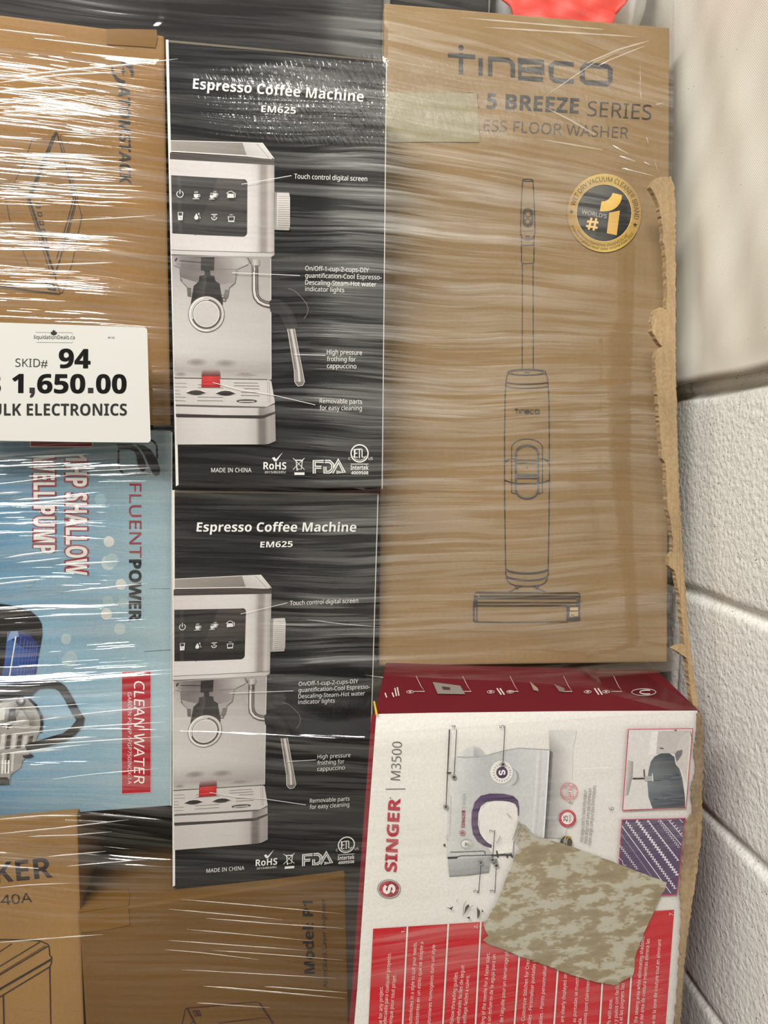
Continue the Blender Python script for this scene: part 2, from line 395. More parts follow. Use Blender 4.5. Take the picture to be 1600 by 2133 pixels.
# ---- B: pump carton, middle left --------------------------------------------------------------------
B_, f, b = carton('B', 'pump_carton', BLUB, .30, DIR, 'light blue pump carton with red and white sideways lettering, below the white price sign', 'carton')
a = Art(FR['B'])
ysr = [899, 930, 1020, 1100, 1300, 1500, 1600, 1682, 1704]
cols = {-80: [(85, 105, 115), (60, 95, 122), (40, 95, 145), (30, 95, 150), (60, 120, 165), (80, 130, 168), (62, 112, 152), (45, 92, 128), (40, 85, 118)],
        60: [(92, 112, 122), (74, 108, 130), (70, 122, 158), (76, 136, 176), (104, 156, 188), (112, 158, 188), (98, 146, 178), (74, 122, 152), (70, 115, 145)],
        200: [(100, 118, 125), (96, 124, 136), (98, 140, 160), (108, 154, 182), (126, 170, 192), (128, 170, 192), (122, 164, 186), (110, 150, 170), (105, 145, 165)],
        290: [(112, 124, 128), (116, 136, 142), (122, 154, 164), (138, 172, 184), (150, 184, 194), (152, 184, 194), (150, 180, 190), (140, 168, 178), (136, 162, 172)],
        357: [(120, 130, 132), (130, 142, 146), (140, 160, 166), (154, 178, 184), (164, 188, 194), (166, 190, 196), (164, 186, 192), (154, 174, 180), (150, 168, 174)]}
cols = {k_: [mixc(c_, (150, 168, 178), .4) for c_ in v_] for k_, v_ in cols.items()}
xs = sorted(cols)
def bl(x): return 1704+(1678-1704)*x/357
for i in range(len(xs)-1):
    Ya = [y if y < 1650 else (bl(xs[i])-22 if y == 1682 else bl(xs[i])-1) for y in ysr]; Yb = [y if y < 1650 else (bl(xs[i+1])-22 if y == 1682 else bl(xs[i+1])-1) for y in ysr]
    a.strip([(xs[i], y) for y in Ya], [(xs[i+1], y) for y in Yb], cols[xs[i]], cols[xs[i+1]])
for (x, y, r, t) in ((227, 1128, 11, .8), (226, 1172, 15, .55), (233, 1167, 14, .3), (252, 1217, 11, .8), (225, 1252, 11, .3), (222, 1279, 11.5, .85), (250, 1310, 12, .45), (258, 1255, 11, .25), (138, 1331, 11, .5), (143, 1377, 15, .35), (148, 1370, 14, .4), (210, 1040, 12, .12), (60, 1210, 14, .12), (130, 1220, 16, .1), (35, 1045, 14, .12)):
    bgc = mixc((96, 140, 165), (150, 184, 194), min(1, max(0, (x-60)/230)))
    a.ell((x, y), r, r*1.02, mixc(bgc, (222, 216, 204), t), 32)
a.build('printed_background', B_)
a = Art(FR['B'], .0010)
a.poly([(62, 885), (194.5, 885), (194, 931), (63, 932)], (206, 180, 180)); a.poly([(64, 885), (192.5, 885), (192, 929), (65, 930)], (128, 18, 34))
a.build('red_banner', B_)
a = Art(FR['B'], .0010); z = Z(0, 880, 4)
K1 = (30, 30, 32)
a.line(z((990, 230), (988, 360), (1000, 395), (1030, 425), (1075, 433), (1200, 432), (1255, 425)), 3.6, K1)
a.line(z((1258, 145), (1290, 165), (1308, 200), (1310, 300)), 3.6, K1)
a.poly(z((975, 180), (1100, 182), (1150, 215), (1190, 280), (1218, 350), (1215, 390), (1195, 410), (1165, 395), (1150, 350), (1138, 280), (1120, 240), (1080, 225), (990, 225)), K1)
a.poly(z((1130, 182), (1200, 190), (1260, 230), (1310, 310), (1336, 390), (1330, 430), (1305, 446), (1275, 430), (1240, 350), (1205, 270), (1175, 225)), K1)
a.build('leaf_emblem', B_)
a = Art(FR['B'], .0010)
a.text('FLUENT', (269.5, 1007), (269.5, 1161), 25, (142, 34, 46), .004, up=(1, 0)); a.text('POWER', (269.5, 1165), (269.0, 1294), 24.5, (16, 16, 18), .032, up=(1, 0))
a.build('maker_lettering', B_)
a = Art(FR['B'], .0010)
for t, x, y0, y1 in (('1HP SHALLOW', 137.5, 947, 1198), ('WELL PUMP', 70.5, 948, 1153)):
    for k_, (w, c) in enumerate(((.075, (148, 42, 52)), (.022, (224, 220, 216)))): a.text(t, (x, y0), (x+.5, y1), 43.5, c, w, up=(1, 0))
a.build('headline_lettering', B_)
a = Art(FR['B'], .0010); z = Z(0, 1250, 4)
a.poly(z((-200, 20), (0, 28), (120, 45), (250, 82), (320, 140), (350, 195), (356, 280), (342, 370), (325, 450), (290, 690), (0, 690), (-200, 690)), (22, 18, 18))
a.strip(z((65, 262), (40, 520), (0, 690)), z((330, 385), (318, 470), (288, 690)), [(70, 110, 165), (60, 95, 160), (30, 50, 110)], [(24, 44, 120), (24, 44, 120), (20, 36, 96)])
a.poly(z((65, 262), (160, 250), (250, 290), (310, 350), (330, 385), (325, 430), (200, 400), (100, 330)), (28, 44, 104))
a.poly(z((90, 258), (150, 256), (160, 300), (60, 340)), (120, 150, 190))
for i, x in enumerate((165, 195, 222, 246, 266, 284, 300)): a.line(z((x+12, 300+i*14), (x-28, 680)), .9, (90, 110, 170))
for y in (470, 540, 610): a.line(z((130, y), (310, y+4)), .8, (78, 98, 160))
a.line(z((135, 300), (74, 680)), 2.6, (226, 226, 230))
a.poly(z((-200, 250), (20, 262), (60, 262), (30, 420), (10, 560), (-10, 690), (-200, 690)), (16, 14, 14))
# pump head
a.poly(z((-200, 850), (0, 832), (140, 800), (235, 812), (300, 880), (340, 985), (335, 1085), (285, 1200), (235, 1300), (190, 1335), (178, 1390), (92, 1450), (82, 1530), (-200, 1540)), (150, 146, 140))
a.strip(z((-200, 860), (60, 850), (150, 830), (210, 850)), z((-200, 1080), (0, 1060), (90, 1000), (150, 960)), [(190, 187, 180), (205, 202, 196), (160, 155, 150), (120, 114, 108)], [(70, 64, 60), (90, 84, 80), (60, 54, 50), (84, 78, 72)])
a.strip(z((150, 835), (230, 860), (290, 950), (310, 1040)), z((150, 900), (200, 930), (240, 1000), (255, 1070)), [(140, 134, 126)]*4, [(70, 60, 56), (90, 84, 78), (130, 124, 118), (90, 80, 74)])
a.poly(z((80, 900), (130, 890), (140, 1010), (60, 1080)), (58, 52, 48)); a.poly(z((0, 900), (50, 880), (40, 990), (-40, 1010)), (214, 212, 206))
for q in range(7):
    x0 = -30+q*46
    a.poly(z((x0, 1110+q*4), (x0+34, 1100+q*4), (x0+20, 1240-q*4), (x0-16, 1250-q*4)), (200, 196, 190) if q % 2 else (66, 60, 56))
for q in range(5): a.poly(z((q*40-60, 1270), (q*40-36, 1266), (q*40-46, 1420), (q*40-66, 1424)), (58, 52, 50) if q % 2 else (196, 192, 188))
for q in range(4): a.poly(z((q*26-10, 1330), (q*26+6, 1328), (q*26+2, 1440), (q*26-12, 1442)), (230, 228, 222))
a.poly(z((-200, 1480), (60, 1470), (82, 1490), (78, 1530), (-200, 1545)), (36, 32, 30))
a.ring((44, 1459), 8, 8, 5, (70, 64, 60)); a.ell((46, 1458), 4, 4, (210, 206, 200))
a.line(z((240, 815), (300, 870), (345, 960), (352, 1030), (340, 1100)), 5.5, (16, 14, 14))
a.poly(z((190, 1290), (270, 1280), (285, 1295), (250, 1310), (200, 1310)), (30, 26, 26))
# black handle
a.line([(-50, 1437), (0, 1435), (40, 1432), (75, 1426), (100, 1423.5), (118, 1425), (130, 1433), (143, 1453), (158, 1482), (168, 1496), (166, 1506), (152, 1522), (135, 1534), (110, 1541), (84, 1549), (55, 1558)], 17, (18, 15, 15))
a.poly(z((-200, 760), (260, 715), (330, 730), (270, 790), (200, 790), (80, 815), (0, 850), (-200, 880)), (18, 15, 15))
a.line(z((280, 672), (350, 662), (440, 664), (500, 684)), 1.6, (110, 104, 100)); a.line(z((0, 740), (200, 718), (330, 700)), 1.2, (92, 86, 82))
a.build('pump_picture', B_)
a = Art(FR['B'], .0010)
a.poly([(253.2, 1398.5), (314.8, 1397), (314.8, 1650), (253.2, 1653.5)], (226, 170, 176)); a.poly([(254.2, 1399.5), (313.9, 1398), (313.9, 1649), (254.2, 1652.3)], (168, 16, 34))
a.text('CLEAN WATER', (279.5, 1417), (279.5, 1631), 21.5, (238, 232, 230), .008, up=(1, 0), shear=.12); a.text('GARDEN PUMP / FGP750INOX-1A', (266.5, 1441), (266.5, 1632), 7.6, (232, 214, 214), 0, up=(1, 0), shear=.12)
a.poly([(306, 1403), (307.5, 1403), (307.5, 1404.5), (306, 1404.5)], (240, 220, 220)); a.poly([(296, 1403), (299.5, 1403), (299.5, 1404.6), (296, 1404.6)], (240, 220, 220))
a.build('red_product_label', B_)
a = Art(FR['B'], .0006); a.line([(311, 1226), (356, 1226)], .8, (96, 112, 118)); a.line([(293, 1730-1250+750, ), (312, 1229)], .01, (96, 112, 118))
a.line([(300, 1357), (356, 1353)], .9, (70, 66, 64)); a.line([(358.2, 900), (356.4, 1678)], 2.0, (214, 214, 210)); a.build('lid_slit', B_)

# ---- C: carton, lower left --------------------------------------------------------------------------
Cc, f, b = carton('C', 'appliance_carton', KR_C, .30, DIR, 'brown carton with large upright lettering and a box drawing, at lower left', 'carton', floor=True)
a = Art(FR['C']); z = Z(0, 1640, 4); CK = (44, 34, 32)
a.text('KER', (-9, 1839), (110, 1827), 42, CK, .012); a.text('440A', (-18, 1886.5), (67.5, 1879), 20, CK, 0)
a.build('brand_lettering', Cc)
a = Art(FR['C'])
for w, pts in ((2.4, ((-200, 1262), (0, 1266), (150, 1268), (330, 1276), (400, 1306), (410, 1330), (415, 1400), (430, 1410), (428, 1465), (415, 1490), (426, 2080))), (1.8, ((-200, 1500), (100, 1300))), (2.0, ((-200, 1610), (335, 1285))), (2.2, ((-200, 1680), (405, 1318))), (1.2, ((-200, 1668), (380, 1316))),
               (4.2, ((-200, 1795), (425, 1432))), (2.4, ((-200, 1865), (420, 1490))), (3.0, ((28, 1730), (36, 2080)))): a.line(z(*pts), w, CK)
a.build('product_line_drawing', Cc)

# ---- D: engraver carton, bottom centre-left ---------------------------------------------------------
D_, f, b = carton('D', 'engraver_carton', KR_D, .30, DIR, 'dark brown carton standing on the floor under the lower black coffee machine carton', 'carton', floor=True)
a = Art(FR['D'])
a.text('Model: P1', (655, 2028), (651, 1876), 21, (34, 26, 24), .022, up=(-1, 0)); a.text('AtomStack Laser Engraver', (682, 2057), (677.5, 1872), 9, (40, 30, 26), .004, up=(-1, 0))
a.build('model_lettering', D_)
a = Art(FR['D']); DL = (62, 28, 22)
for w, pts in ((2, ((370, 2180), (379, 2133), (386, 2102), (389, 2099.5), (430, 2096), (500, 2089), (532, 2086.5), (541, 2089), (556, 2112), (575, 2140), (600, 2175))), (4.5, ((390, 2100), (407, 2133), (425, 2165))), (4, ((541, 2089), (560, 2118), (590, 2165))), (1.6, ((455, 2131), (500, 2125), (545, 2119.5), (561, 2121), (575, 2140))), (1.8, ((403, 2150), (398, 2132), (400, 2128), (404, 2128)))): a.line(pts, w, DL)
a.line([(402, 2105.5), (415, 2104), (418.5, 2114.5), (406, 2115)], 2.0, DL, closed=True); a.poly([(406, 2106.5), (413, 2106), (415.5, 2113), (409, 2113.5)], (66, 34, 28))
a.build('product_line_drawing', D_)
t1_ = FR['D'].loc(161, 1906, 0); 
from_bm('packing_tape', slab(FR['D'], [(163, 1906), (200, 1900), (268, 1891), (270, 1926), (220, 1936), (168, 1942)], .0003), TAPE, D_).__setitem__('label', 'shiny amber packing tape')
def top_plane(k, lower=0.0):
    fr = FR[k]; n_ = Vector(DIR).normalized(); P = fr.P+fr.v*(BOX[k][7]/2)
    g = Frame.__new__(Frame); g.P = P; g.u = fr.u; g.v = n_; g.n = fr.u.cross(n_).normalized()
    if g.n.z > 0: g.n = -g.n
    g.M = fr.M; g.Mi = fr.Mi; 
    def loc(px, py, off=0.0, g=g): return g.Mi @ (hit(px, py, g.P, g.n) - g.n*off)
    g.loc = loc
    return g
TD = top_plane('D')
from_bm('packing_tape', slab(TD, [(163, 1902), (200, 1897), (268, 1888), (270, 1868), (267, 1850), (210, 1856), (180, 1866)], .0003), TAPE, D_).__setitem__('label', 'shiny amber packing tape')

# ---- E: two black coffee machine cartons ------------------------------------------------------------
WH = (236, 234, 230)
E1, f, b = carton('E1', 'coffee_machine_carton', BLK, .24, DIR, 'black coffee machine carton, upper of the two in the centre, reaching above the price sign', 'carton', 'black coffee machine cartons')
def espresso_art(E1):
    fr = FR['E1']
    z2 = Z(340, 60, 3.3333); z3 = Z(340, 500, 3.3333)
    a = Art(fr)
    a.poly([(345.5, 83), (806, 125.5), (805, 129), (345.5, 88)], (96, 84, 66))
    a.poly([(345.5, 83), (351, 83), (372, 1010), (366.5, 1013)], (232, 228, 220)); a.poly([(803.8, 132), (806, 126), (797, 1018), (795, 1018)], (196, 192, 186))
    a.build('board_edge', E1, INK, 'white raw board edge')
    a = Art(fr)
    a.text('Espresso Coffee Machine', (401.5, 185), (757, 212.5), 21.5, WH, .014); a.text('EM625', (544, 233.5), (616, 237.5), 13.6, WH, .014)
    a.build('title_lettering', E1, INKG)
    # the picture of the machine
    a = Art(fr)
    a.gpoly([(353, 293), (505, 297.5), (514, 324), (353, 313)], [(150, 143, 136), (136, 128, 121), (124, 116, 110), (150, 143, 136)])
    a.gpoly([(505, 297.5), (547, 298.5), (571, 330), (514, 324)], [(196, 192, 188), (214, 210, 206), (205, 200, 196), (186, 182, 177)])
    a.line([(535, 300), (560, 329)], 1.2, (150, 145, 140)); a.line([(353, 293), (505, 297), (547, 298.5), (571, 331)], 1.4, (222, 218, 214))
    a.line([(354, 315), (514, 325), (567, 331)], 2.6, (216, 212, 208))
    a.poly([(354, 318), (514, 328), (566, 332), (571.5, 331), (571.5, 344), (566, 345), (354, 332)], (58, 50, 47)); a.line([(354, 319), (566, 332)], 1.2, (96, 88, 84))
    X = [354, 450, 520, 534, 545, 553, 561, 571.5]; G = [(206, 199, 198), (212, 206, 205), (214, 208, 206), (204, 198, 196), (150, 140, 136), (150, 141, 137), (190, 183, 178), (168, 161, 155)]
    a.strip([(x, 332+(x-354)*.057) for x in X], [(x+(3 if x < 400 else 0), 521+(x-354)*.03) for x in X], G)
    scr = [(356.5, 365.2), (430, 369.5), (505, 373.8)]+arc((507, 382), 8.5, 8.5, 85, 0, 6)+arc((506, 484.5), 9, 9, 0, -88, 6)+[(430, 490.5), (359.2, 486.5)]
    a.poly(scr, (34, 29, 29)); a.gpoly([(454, 371), (504, 374.5), (514, 381), (515, 440), (406, 491)], [(60, 52, 49), (62, 54, 50), (60, 52, 49), (44, 38, 37), (36, 31, 31)])
    a.gpoly([(369, 366.5), (377, 367), (380, 487), (372, 486.5)], [(52, 46, 44)]*4)
    # lip under the body
    a.strip([(357, 521), (480, 524.5), (566, 526.5), (572, 524)], [(357, 530), (480, 534), (566, 536.5), (571.5, 532)], [(196, 189, 187), (206, 200, 198), (186, 180, 176), (150, 144, 140)])
    a.line([(357, 521), (480, 524.8), (566, 526.8), (572, 524)], 1.3, (96, 90, 86)); a.line([(357, 531.2), (480, 535), (562, 537.5), (571, 533)], 1.8, (60, 54, 52))
    # back panel
    Yp = [532, 575, 640, 700, 730, 752, 772, 788]; Cp = [(158, 151, 149), (176, 169, 167), (196, 190, 188), (206, 200, 198), (204, 198, 196), (186, 179, 177), (168, 160, 158), (196, 190, 187)]
    a.strip([(358+(y-532)*.02, y) for y in Yp], [(565+(y-532)*.002, y+3) for y in Yp], Cp, [mixc(c, (150, 146, 142), .35) for c in Cp])
    a.line([(564, 540), (565, 788)], 1.2, (212, 208, 204))
    for (x, y, rx, ry, t) in ((410, 755, 22, 8, .3), (470, 757, 24, 8, .3), (377, 779, 12, 4, .3), (511, 779, 24, 4, .3)):
        for q in range(5): a.ell((x, y), rx*(1-.17*q), ry*(1-.17*q), mixc((178, 171, 169), (128, 120, 118), t*(q+1)/2), 20)
    # group head
    gx = [361.5, 380, 410, 440, 470, 500, 520]
    a.strip([(x, 533+(x-361)*.03) for x in gx], [(362.5, 553), (374, 559), (376, 584), (440, 600), (490, 590), (497, 560), (517, 551)], [(150, 143, 141), (122, 114, 112), (108, 100, 98), (116, 108, 106), (150, 142, 140), (176, 170, 168), (150, 144, 142)], [(176, 170, 168), (140, 132, 130), (110, 102, 100), (130, 122, 120), (150, 142, 140), (168, 162, 160), (180, 174, 172)])
    a.poly([(376, 578), (391, 599), (395, 612), (475, 616), (478, 599), (490, 588), (440, 598)], (158, 150, 148))
    a.line([(375, 560), (376.5, 584), (391, 600), (396, 616)], 1.3, (92, 86, 84)); a.line([(493, 561), (490, 590), (478, 600), (475, 619)], 1.3, (96, 90, 88)); a.line([(362.5, 552.5), (374, 558.5), (493, 562), (517, 551)], 1.0, (110, 104, 102))
    a.poly(z3((165, 330), (195, 335), (195, 395), (170, 390)), (96, 90, 88)); a.poly(z3((430, 345), (456, 348), (450, 400), (430, 420), (418, 395)), (112, 106, 104)); a.line(z3((412, 400), (436, 405), (434, 426), (414, 424)), 1.4, (80, 74, 72), closed=True)
    a.poly(z3((88, 128), (96, 122), (100, 132), (92, 145), (84, 152), (78, 146)), (40, 36, 36)); a.line(z3((115, 145), (265, 158)), 1.5, (36, 32, 32))
    a.poly(z3((262, 122), (356, 122), (354, 212), (324, 214), (330, 248), (355, 250), (362, 285), (392, 305), (414, 440), (400, 520), (200, 520), (192, 440), (212, 320), (248, 288), (252, 250), (288, 246), (288, 214), (262, 212)), (38, 33, 33))
    a.strip(z3((255, 255), (250, 290), (220, 330), (205, 420)), z3((300, 250), (300, 300), (290, 340), (280, 420)), [(28, 24, 24)]*4, [(74, 68, 66), (70, 64, 62), (66, 60, 58), (60, 54, 52)])
    c = z3((300, 515))[0]
    a.ell(c, 37.8, 37.8, (78, 72, 70)); a.ell(c, 36.8, 36.8, (200, 194, 190)); a.ring(c, 34, 34, 3, (226, 222, 218), 100, 280); a.ring(c, 29, 29, 5.5, (104, 97, 94)); a.ring(c, 29, 29, 2, (70, 64, 62), 190, 350); a.ring(c, 30, 30, 2.2, (214, 208, 204), 80, 200); a.ell(c, 26, 26, (196, 189, 187)); a.ring(c, 26.5, 26.5, 1.4, (232, 228, 224))
    # steam pipe
    a.strip([(522, 540), (530, 541), (541, 541)], [(523, 553), (531, 554), (541, 553)], [(120, 114, 110), (196, 190, 186), (140, 134, 130)]); a.line([(516, 537), (522, 549)], 2, (90, 84, 82))
    pp = [(531, 554), (531, 585), (531.2, 606), (533.5, 618), (540, 627), (550, 632.5), (563, 635.5)]
    a.line(pp, 13, (66, 60, 58)); a.line(pp, 9.5, (128, 121, 118)); a.line([(x-1.2, y+.6) for x, y in pp], 5.5, (206, 200, 196)); a.line([(x+1.6, y-.8) for x, y in pp], 2, (54, 48, 46)); a.line([(528, 556), (536, 556), (535, 566), (528, 566)], 1.2, (60, 54, 52), closed=True)
    a.poly(z3((735, 430), (760, 410), (800, 412), (860, 450), (900, 500), (930, 575), (932, 610), (850, 618), (830, 560), (800, 515), (745, 500)), (26, 24, 23))
    a.strip(z3((820, 440), (880, 500), (910, 600)), z3((800, 470), (850, 520), (880, 612)), [(44, 40, 38)]*3, [(26, 24, 23)]*3)
    a.line(z3((868, 338), (910, 352), (960, 400), (992, 440), (1006, 475), (1000, 515), (976, 548)), 1.1, (112, 106, 100))
    wl = z3((862, 618), (912, 760), (908, 900), (912, 990), (935, 1016)); wr = z3((912, 616), (940, 760), (966, 905), (981, 985), (965, 1012))
    a.strip(z3((862, 618), (885, 760), (908, 900), (912, 985)), z3((912, 616), (938, 760), (966, 905), (981, 985)), [(150, 144, 138)]*4, [(128, 122, 116)]*4)
    a.poly(z3((912, 984), (981, 984), (966, 1011), (936, 1017), (918, 1004)), (112, 106, 100)); a.line(z3((890, 620), (916, 760), (940, 900), (946, 985)), 4.2, (206, 201, 195)); a.line(z3((873, 620), (898, 770), (918, 900)), 1.4, (88, 82, 78)); a.line(z3((862, 618), (885, 760), (908, 900), (912, 985), (936, 1016), (966, 1011), (981, 985), (966, 905), (938, 760), (912, 616)), 1.1, (206, 200, 194))
    # drip tray
    a.poly(z3((78, 962), (735, 972), (750, 980), (776, 1130), (720, 1158), (88, 1142)), (200, 193, 190)); a.line(z3((78, 958), (300, 962), (725, 970)), 1.8, (66, 60, 58)); a.line(z3((735, 975), (742, 1130)), 1.0, (130, 124, 121)); a.line(z3((722, 978), (728, 1125)), .8, (150, 144, 141))
    for x0, x1, y in ((82, 160, 995), (82, 165, 1020), (82, 115, 1045), (82, 120, 1068), (82, 158, 1090), (82, 152, 1115), (245, 410, 1005), (245, 415, 1025), (240, 415, 1090), (238, 415, 1115), (490, 655, 992), (490, 665, 1012), (560, 665, 1032), (540, 655, 1057), (540, 668, 1078)):
        a.line(z3((x0, y), (x1, y+2), (x1, y+7)), .9, (104, 97, 95))
    for cx, cy, rx, ry in ((228, 1058, 71, 19), (433, 1062, 71, 18)):
        c = z3((cx, cy))[0]; a.ell(c, rx/3.33, ry/3.33, (216, 210, 207)); a.poly(z3((cx-70, cy+4), (cx-30, cy-12), (cx, cy-15), (cx+30, cy-12), (cx+70, cy+4), (cx+30, cy+17), (cx, cy+19), (cx-30, cy+16)), (34, 28, 28))
    c = z3((580, 1118))[0]; a.ell(c, 21.5, 3.6, (44, 38, 38)); a.line([(c[0]-16, c[1]+1), (c[0]+16, c[1]+1)], 2.4, (190, 184, 181))
    a.strip(z3((268, 945), (330, 946), (393, 946)), z3((266, 1022), (330, 1022), (396, 1022)), [(196, 34, 34), (208, 44, 42), (186, 28, 30)], [(160, 22, 26), (176, 30, 32), (156, 20, 24)])
    for q in range(6): a.poly(z3((272-q, 905+q*8), (390+q, 905+q*8), (391+q, 946), (271-q, 946)), mixc((150, 128, 126), (84, 20, 24), q/5))
    a.line(z3((268, 1000), (396, 1002)), .8, (226, 120, 116))
    a.strip(z3((88, 1142), (400, 1150), (720, 1158), (776, 1130)), z3((88, 1155), (400, 1163), (715, 1167), (774, 1142)), [(92, 86, 84)]*4)
    a.strip(z3((88, 1155), (400, 1163), (650, 1166), (672, 1166), (700, 1167), (774, 1142)), z3((90, 1208), (400, 1218), (650, 1222), (672, 1221), (700, 1217), (776, 1192)), [(196, 189, 187), (204, 198, 195), (192, 186, 183), (122, 115, 112), (130, 123, 120), (170, 164, 160)])
    a.strip(z3((90, 1206), (400, 1216), (690, 1218), (778, 1190)), z3((90, 1228), (400, 1236), (690, 1238), (778, 1207)), [(52, 46, 45)]*4)
    bx = [92, 300, 560, 640, 668, 700, 730, 778]; bc = [(196, 189, 187), (202, 196, 193), (198, 192, 189), (182, 175, 172), (116, 109, 106), (112, 105, 102), (158, 151, 147), (150, 143, 139)]
    a.strip(z3(*[(x, 1230+x*.015 if x < 690 else 1240-(x-690)*.38) for x in bx]), z3(*[(x+3, 1419-(0 if x < 720 else (x-720)*.42)) for x in bx]), bc)
    # knob
    ky = [402, 412, 425, 440, 455, 470, 480]
    a.strip([(572.5, y) for y in ky], [(604-(2 if y in (402, 480) else 0), y+1) for y in ky], [(206, 200, 196), (216, 210, 206), (206, 200, 196), (198, 192, 187), (192, 186, 181), (186, 180, 175), (160, 153, 148)])
    a.poly([(572, 402), (577, 402), (576, 480), (571.5, 480)], (150, 143, 138))
    for q in range(15): a.line([(579, 410+q*4.6), (603, 410.6+q*4.6)], .8, (146, 139, 133))
    a.build('machine_picture', E1, INKG)
    # icons on the printed screen
    a = Art(fr, .0026); IC = (222, 220, 216)
    a.ring((375.4, 406), 6.6, 6.6, 1.6, IC, 120, 420); a.line([(375.4, 396.5), (375.4, 406)], 1.7, IC)
    def cup(x, y, s=1.0):
        a.poly([(x-5.5*s, y-2*s), (x+4.5*s, y-2*s), (x+4*s, y+3.5*s), (x+1.5*s, y+6*s), (x-2.5*s, y+6*s), (x-5*s, y+3.5*s)], IC); a.ring((x+5*s, y+1*s), 2.4*s, 2.6*s, 1.1*s, IC); a.line([(x-7.5*s, y+7.6*s), (x+6*s, y+7.6*s)], 1.5*s, IC)
        for q in (-2.6, 0, 2.6): a.line([(x+q*s, y-3.5*s), (x+(q-1)*s, y-5.5*s), (x+(q+.4)*s, y-8*s)], .8*s, IC)
    cup(409.5, 408); cup(448.5, 406, .8); cup(442, 410, .85)
    a.poly([(474, 405), (487, 406), (488, 414), (473.5, 414)], IC); a.ring((480.5, 404), 5.6, 4, 1.3, IC, 0, 180); a.line([(486, 403), (490, 405), (490, 413)], 1.5, IC); a.line([(472, 405), (476, 402)], 1.4, IC)
    a.line([(371.5, 444), (381, 444), (380.5, 460), (372.5, 460)], 1.1, IC, closed=True); a.poly([(372.5, 451), (380.7, 451), (380, 459.5), (373, 459.5)], IC); a.ell((375, 454), .9, .9, (40, 34, 34)); a.ell((378, 456), .9, .9, (40, 34, 34))
    a.poly([(409.5, 446)]+arc((409.5, 455), 4.3, 4.3, 20, -200, 16), IC); a.poly([(414.5, 444.5), (416.5, 448), (414.5, 449.5), (412.8, 448)], IC); a.ell((417.2, 455.5), 1.2, 1.2, IC); a.ell((416.5, 451.8), .8, .8, IC)
    a.line([(440.5, 448.5), (453, 448.5)], 1.6, IC); a.ring((446.5, 454.5), 5.2, 5, 1.8, IC, 175, 365); a.poly([(444, 450), (449.6, 450), (449, 456), (444.4, 456)], (150, 148, 144))
    a.line([(475.5, 452), (476.5, 462), (487.5, 462), (488.5, 452)], 1.4, IC); a.line([(475.5, 463.5), (488.5, 463.5)], 1.2, IC); a.line([(475.5, 453.5), (488.5, 453.5)], 1.2, IC); a.poly([(478, 450.5), (486, 450.5), (485, 448), (479, 448)], (150, 148, 144))
    a.build('screen_icons', E1, INKG)
    # callouts
    a = Art(fr, .0026)
    CO = [('Touch control digital screen', (612.4, 373.6), (764, 379.2), 10, 0), ('On/Off-1-cup-2-cups-DIY', (635.5, 564.4), (767.5, 568.4), 9.4, 1), ('guantification-Cool Espresso-', (635.5, 579.2), (793.8, 583.2), 9.4, 1), ('Descaling-Steam-Hot water', (635.5, 593.6), (783, 598), 9.4, 1), ('indicator lights', (635.5, 607.2), (716.5, 609.8), 9.4, 1),
          ('High pressure', (680.5, 738.4), (753.4, 740.2), 9.6, 2), ('frothing for', (680.5, 752.6), (740, 753.8), 9.6, 2), ('cappuccino', (680.5, 767), (741.6, 768), 9.6, 2), ('Removable parts', (665.5, 840), (753.4, 841.6), 9.4, 3), ('for easy cleaning', (665.5, 854), (753, 855), 9.4, 3), ('MADE IN CHINA', (440.5, 983.4), (523.8, 983.4), 9, 4)]
    CL = [((503.5, 385.5), (607, 367.5)), ((483.4, 569), (624.4, 575)), ((612.4, 739), (677.5, 740.6)), ((443.5, 797), (500, 812), (565, 822), (656.5, 843.5))]
    for g_ in range(5):
        for t, p0, p1, cp, gi in CO:
            if gi == g_: a.text(t, p0, p1, cp, WH, .004)
        if g_ < 4: a.line(CL[g_], 1.25, (232, 230, 226))
        a.build('callout_lettering' if g_ < 4 else 'origin_lettering', E1, INKG)
    a = Art(fr, .0026)
    a.text('RoHS', (548.6, 977.3), (596.2, 977.6), 15, WH, .018); a.text('2015/863/EU', (551, 985.3), (594.6, 985.3), 4.4, WH, .004); a.poly([(566.4, 953.6), (571.5, 951.8), (575, 956.2), (588.4, 942.4), (576, 960.8), (571.5, 960.8)], WH); a.build('certification_mark', E1, INKG)
    a.line([(616.4, 959), (629.6, 959), (627.5, 977), (618.5, 977)], 1.3, WH, closed=True); a.line([(614.5, 958), (631.5, 958)], 1.4, WH); a.line([(610, 954), (634, 978)], 1.2, WH); a.line([(634, 954), (610, 978)], 1.2, WH); a.ell((619, 978.5), 1.5, 1.5, WH); a.poly([(613, 983.7), (634, 983.7), (634, 989), (613, 989)], WH); a.build('certification_mark', E1, INKG)
    for w, c in ((6.4, WH), (1.5, (18, 18, 19))):
        a.line([(654.2, 986), (654.2, 960.8), (674, 960.8)], w, c); a.line([(654.2, 973), (669, 973)], w, c)
        a.line([(676.5, 972), (676.5, 983), (686, 983), (692.5, 977), (692.5, 967), (686, 960.8), (676, 960.8)], w, c)
        a.line([(691, 985), (704.5, 960), (716, 983), (700, 983)], w, c)
    a.build('certification_mark', E1, INKG)
    a.ring((748.3, 944.2), 17.6, 17.8, 2.6, WH); a.ring((748.3, 944.2), 14.2, 14.2, 1.0, WH, 200, 340)
    for p in (((744.5, 936), (738, 936), (738, 952), (744.5, 952)), ((738, 944), (744, 944)), ((743, 935.5), (753, 935.5)), ((748, 935.5), (748, 954)), ((753.5, 935.5), (753.5, 952), (760, 952))): a.line(p, 2.1, WH)
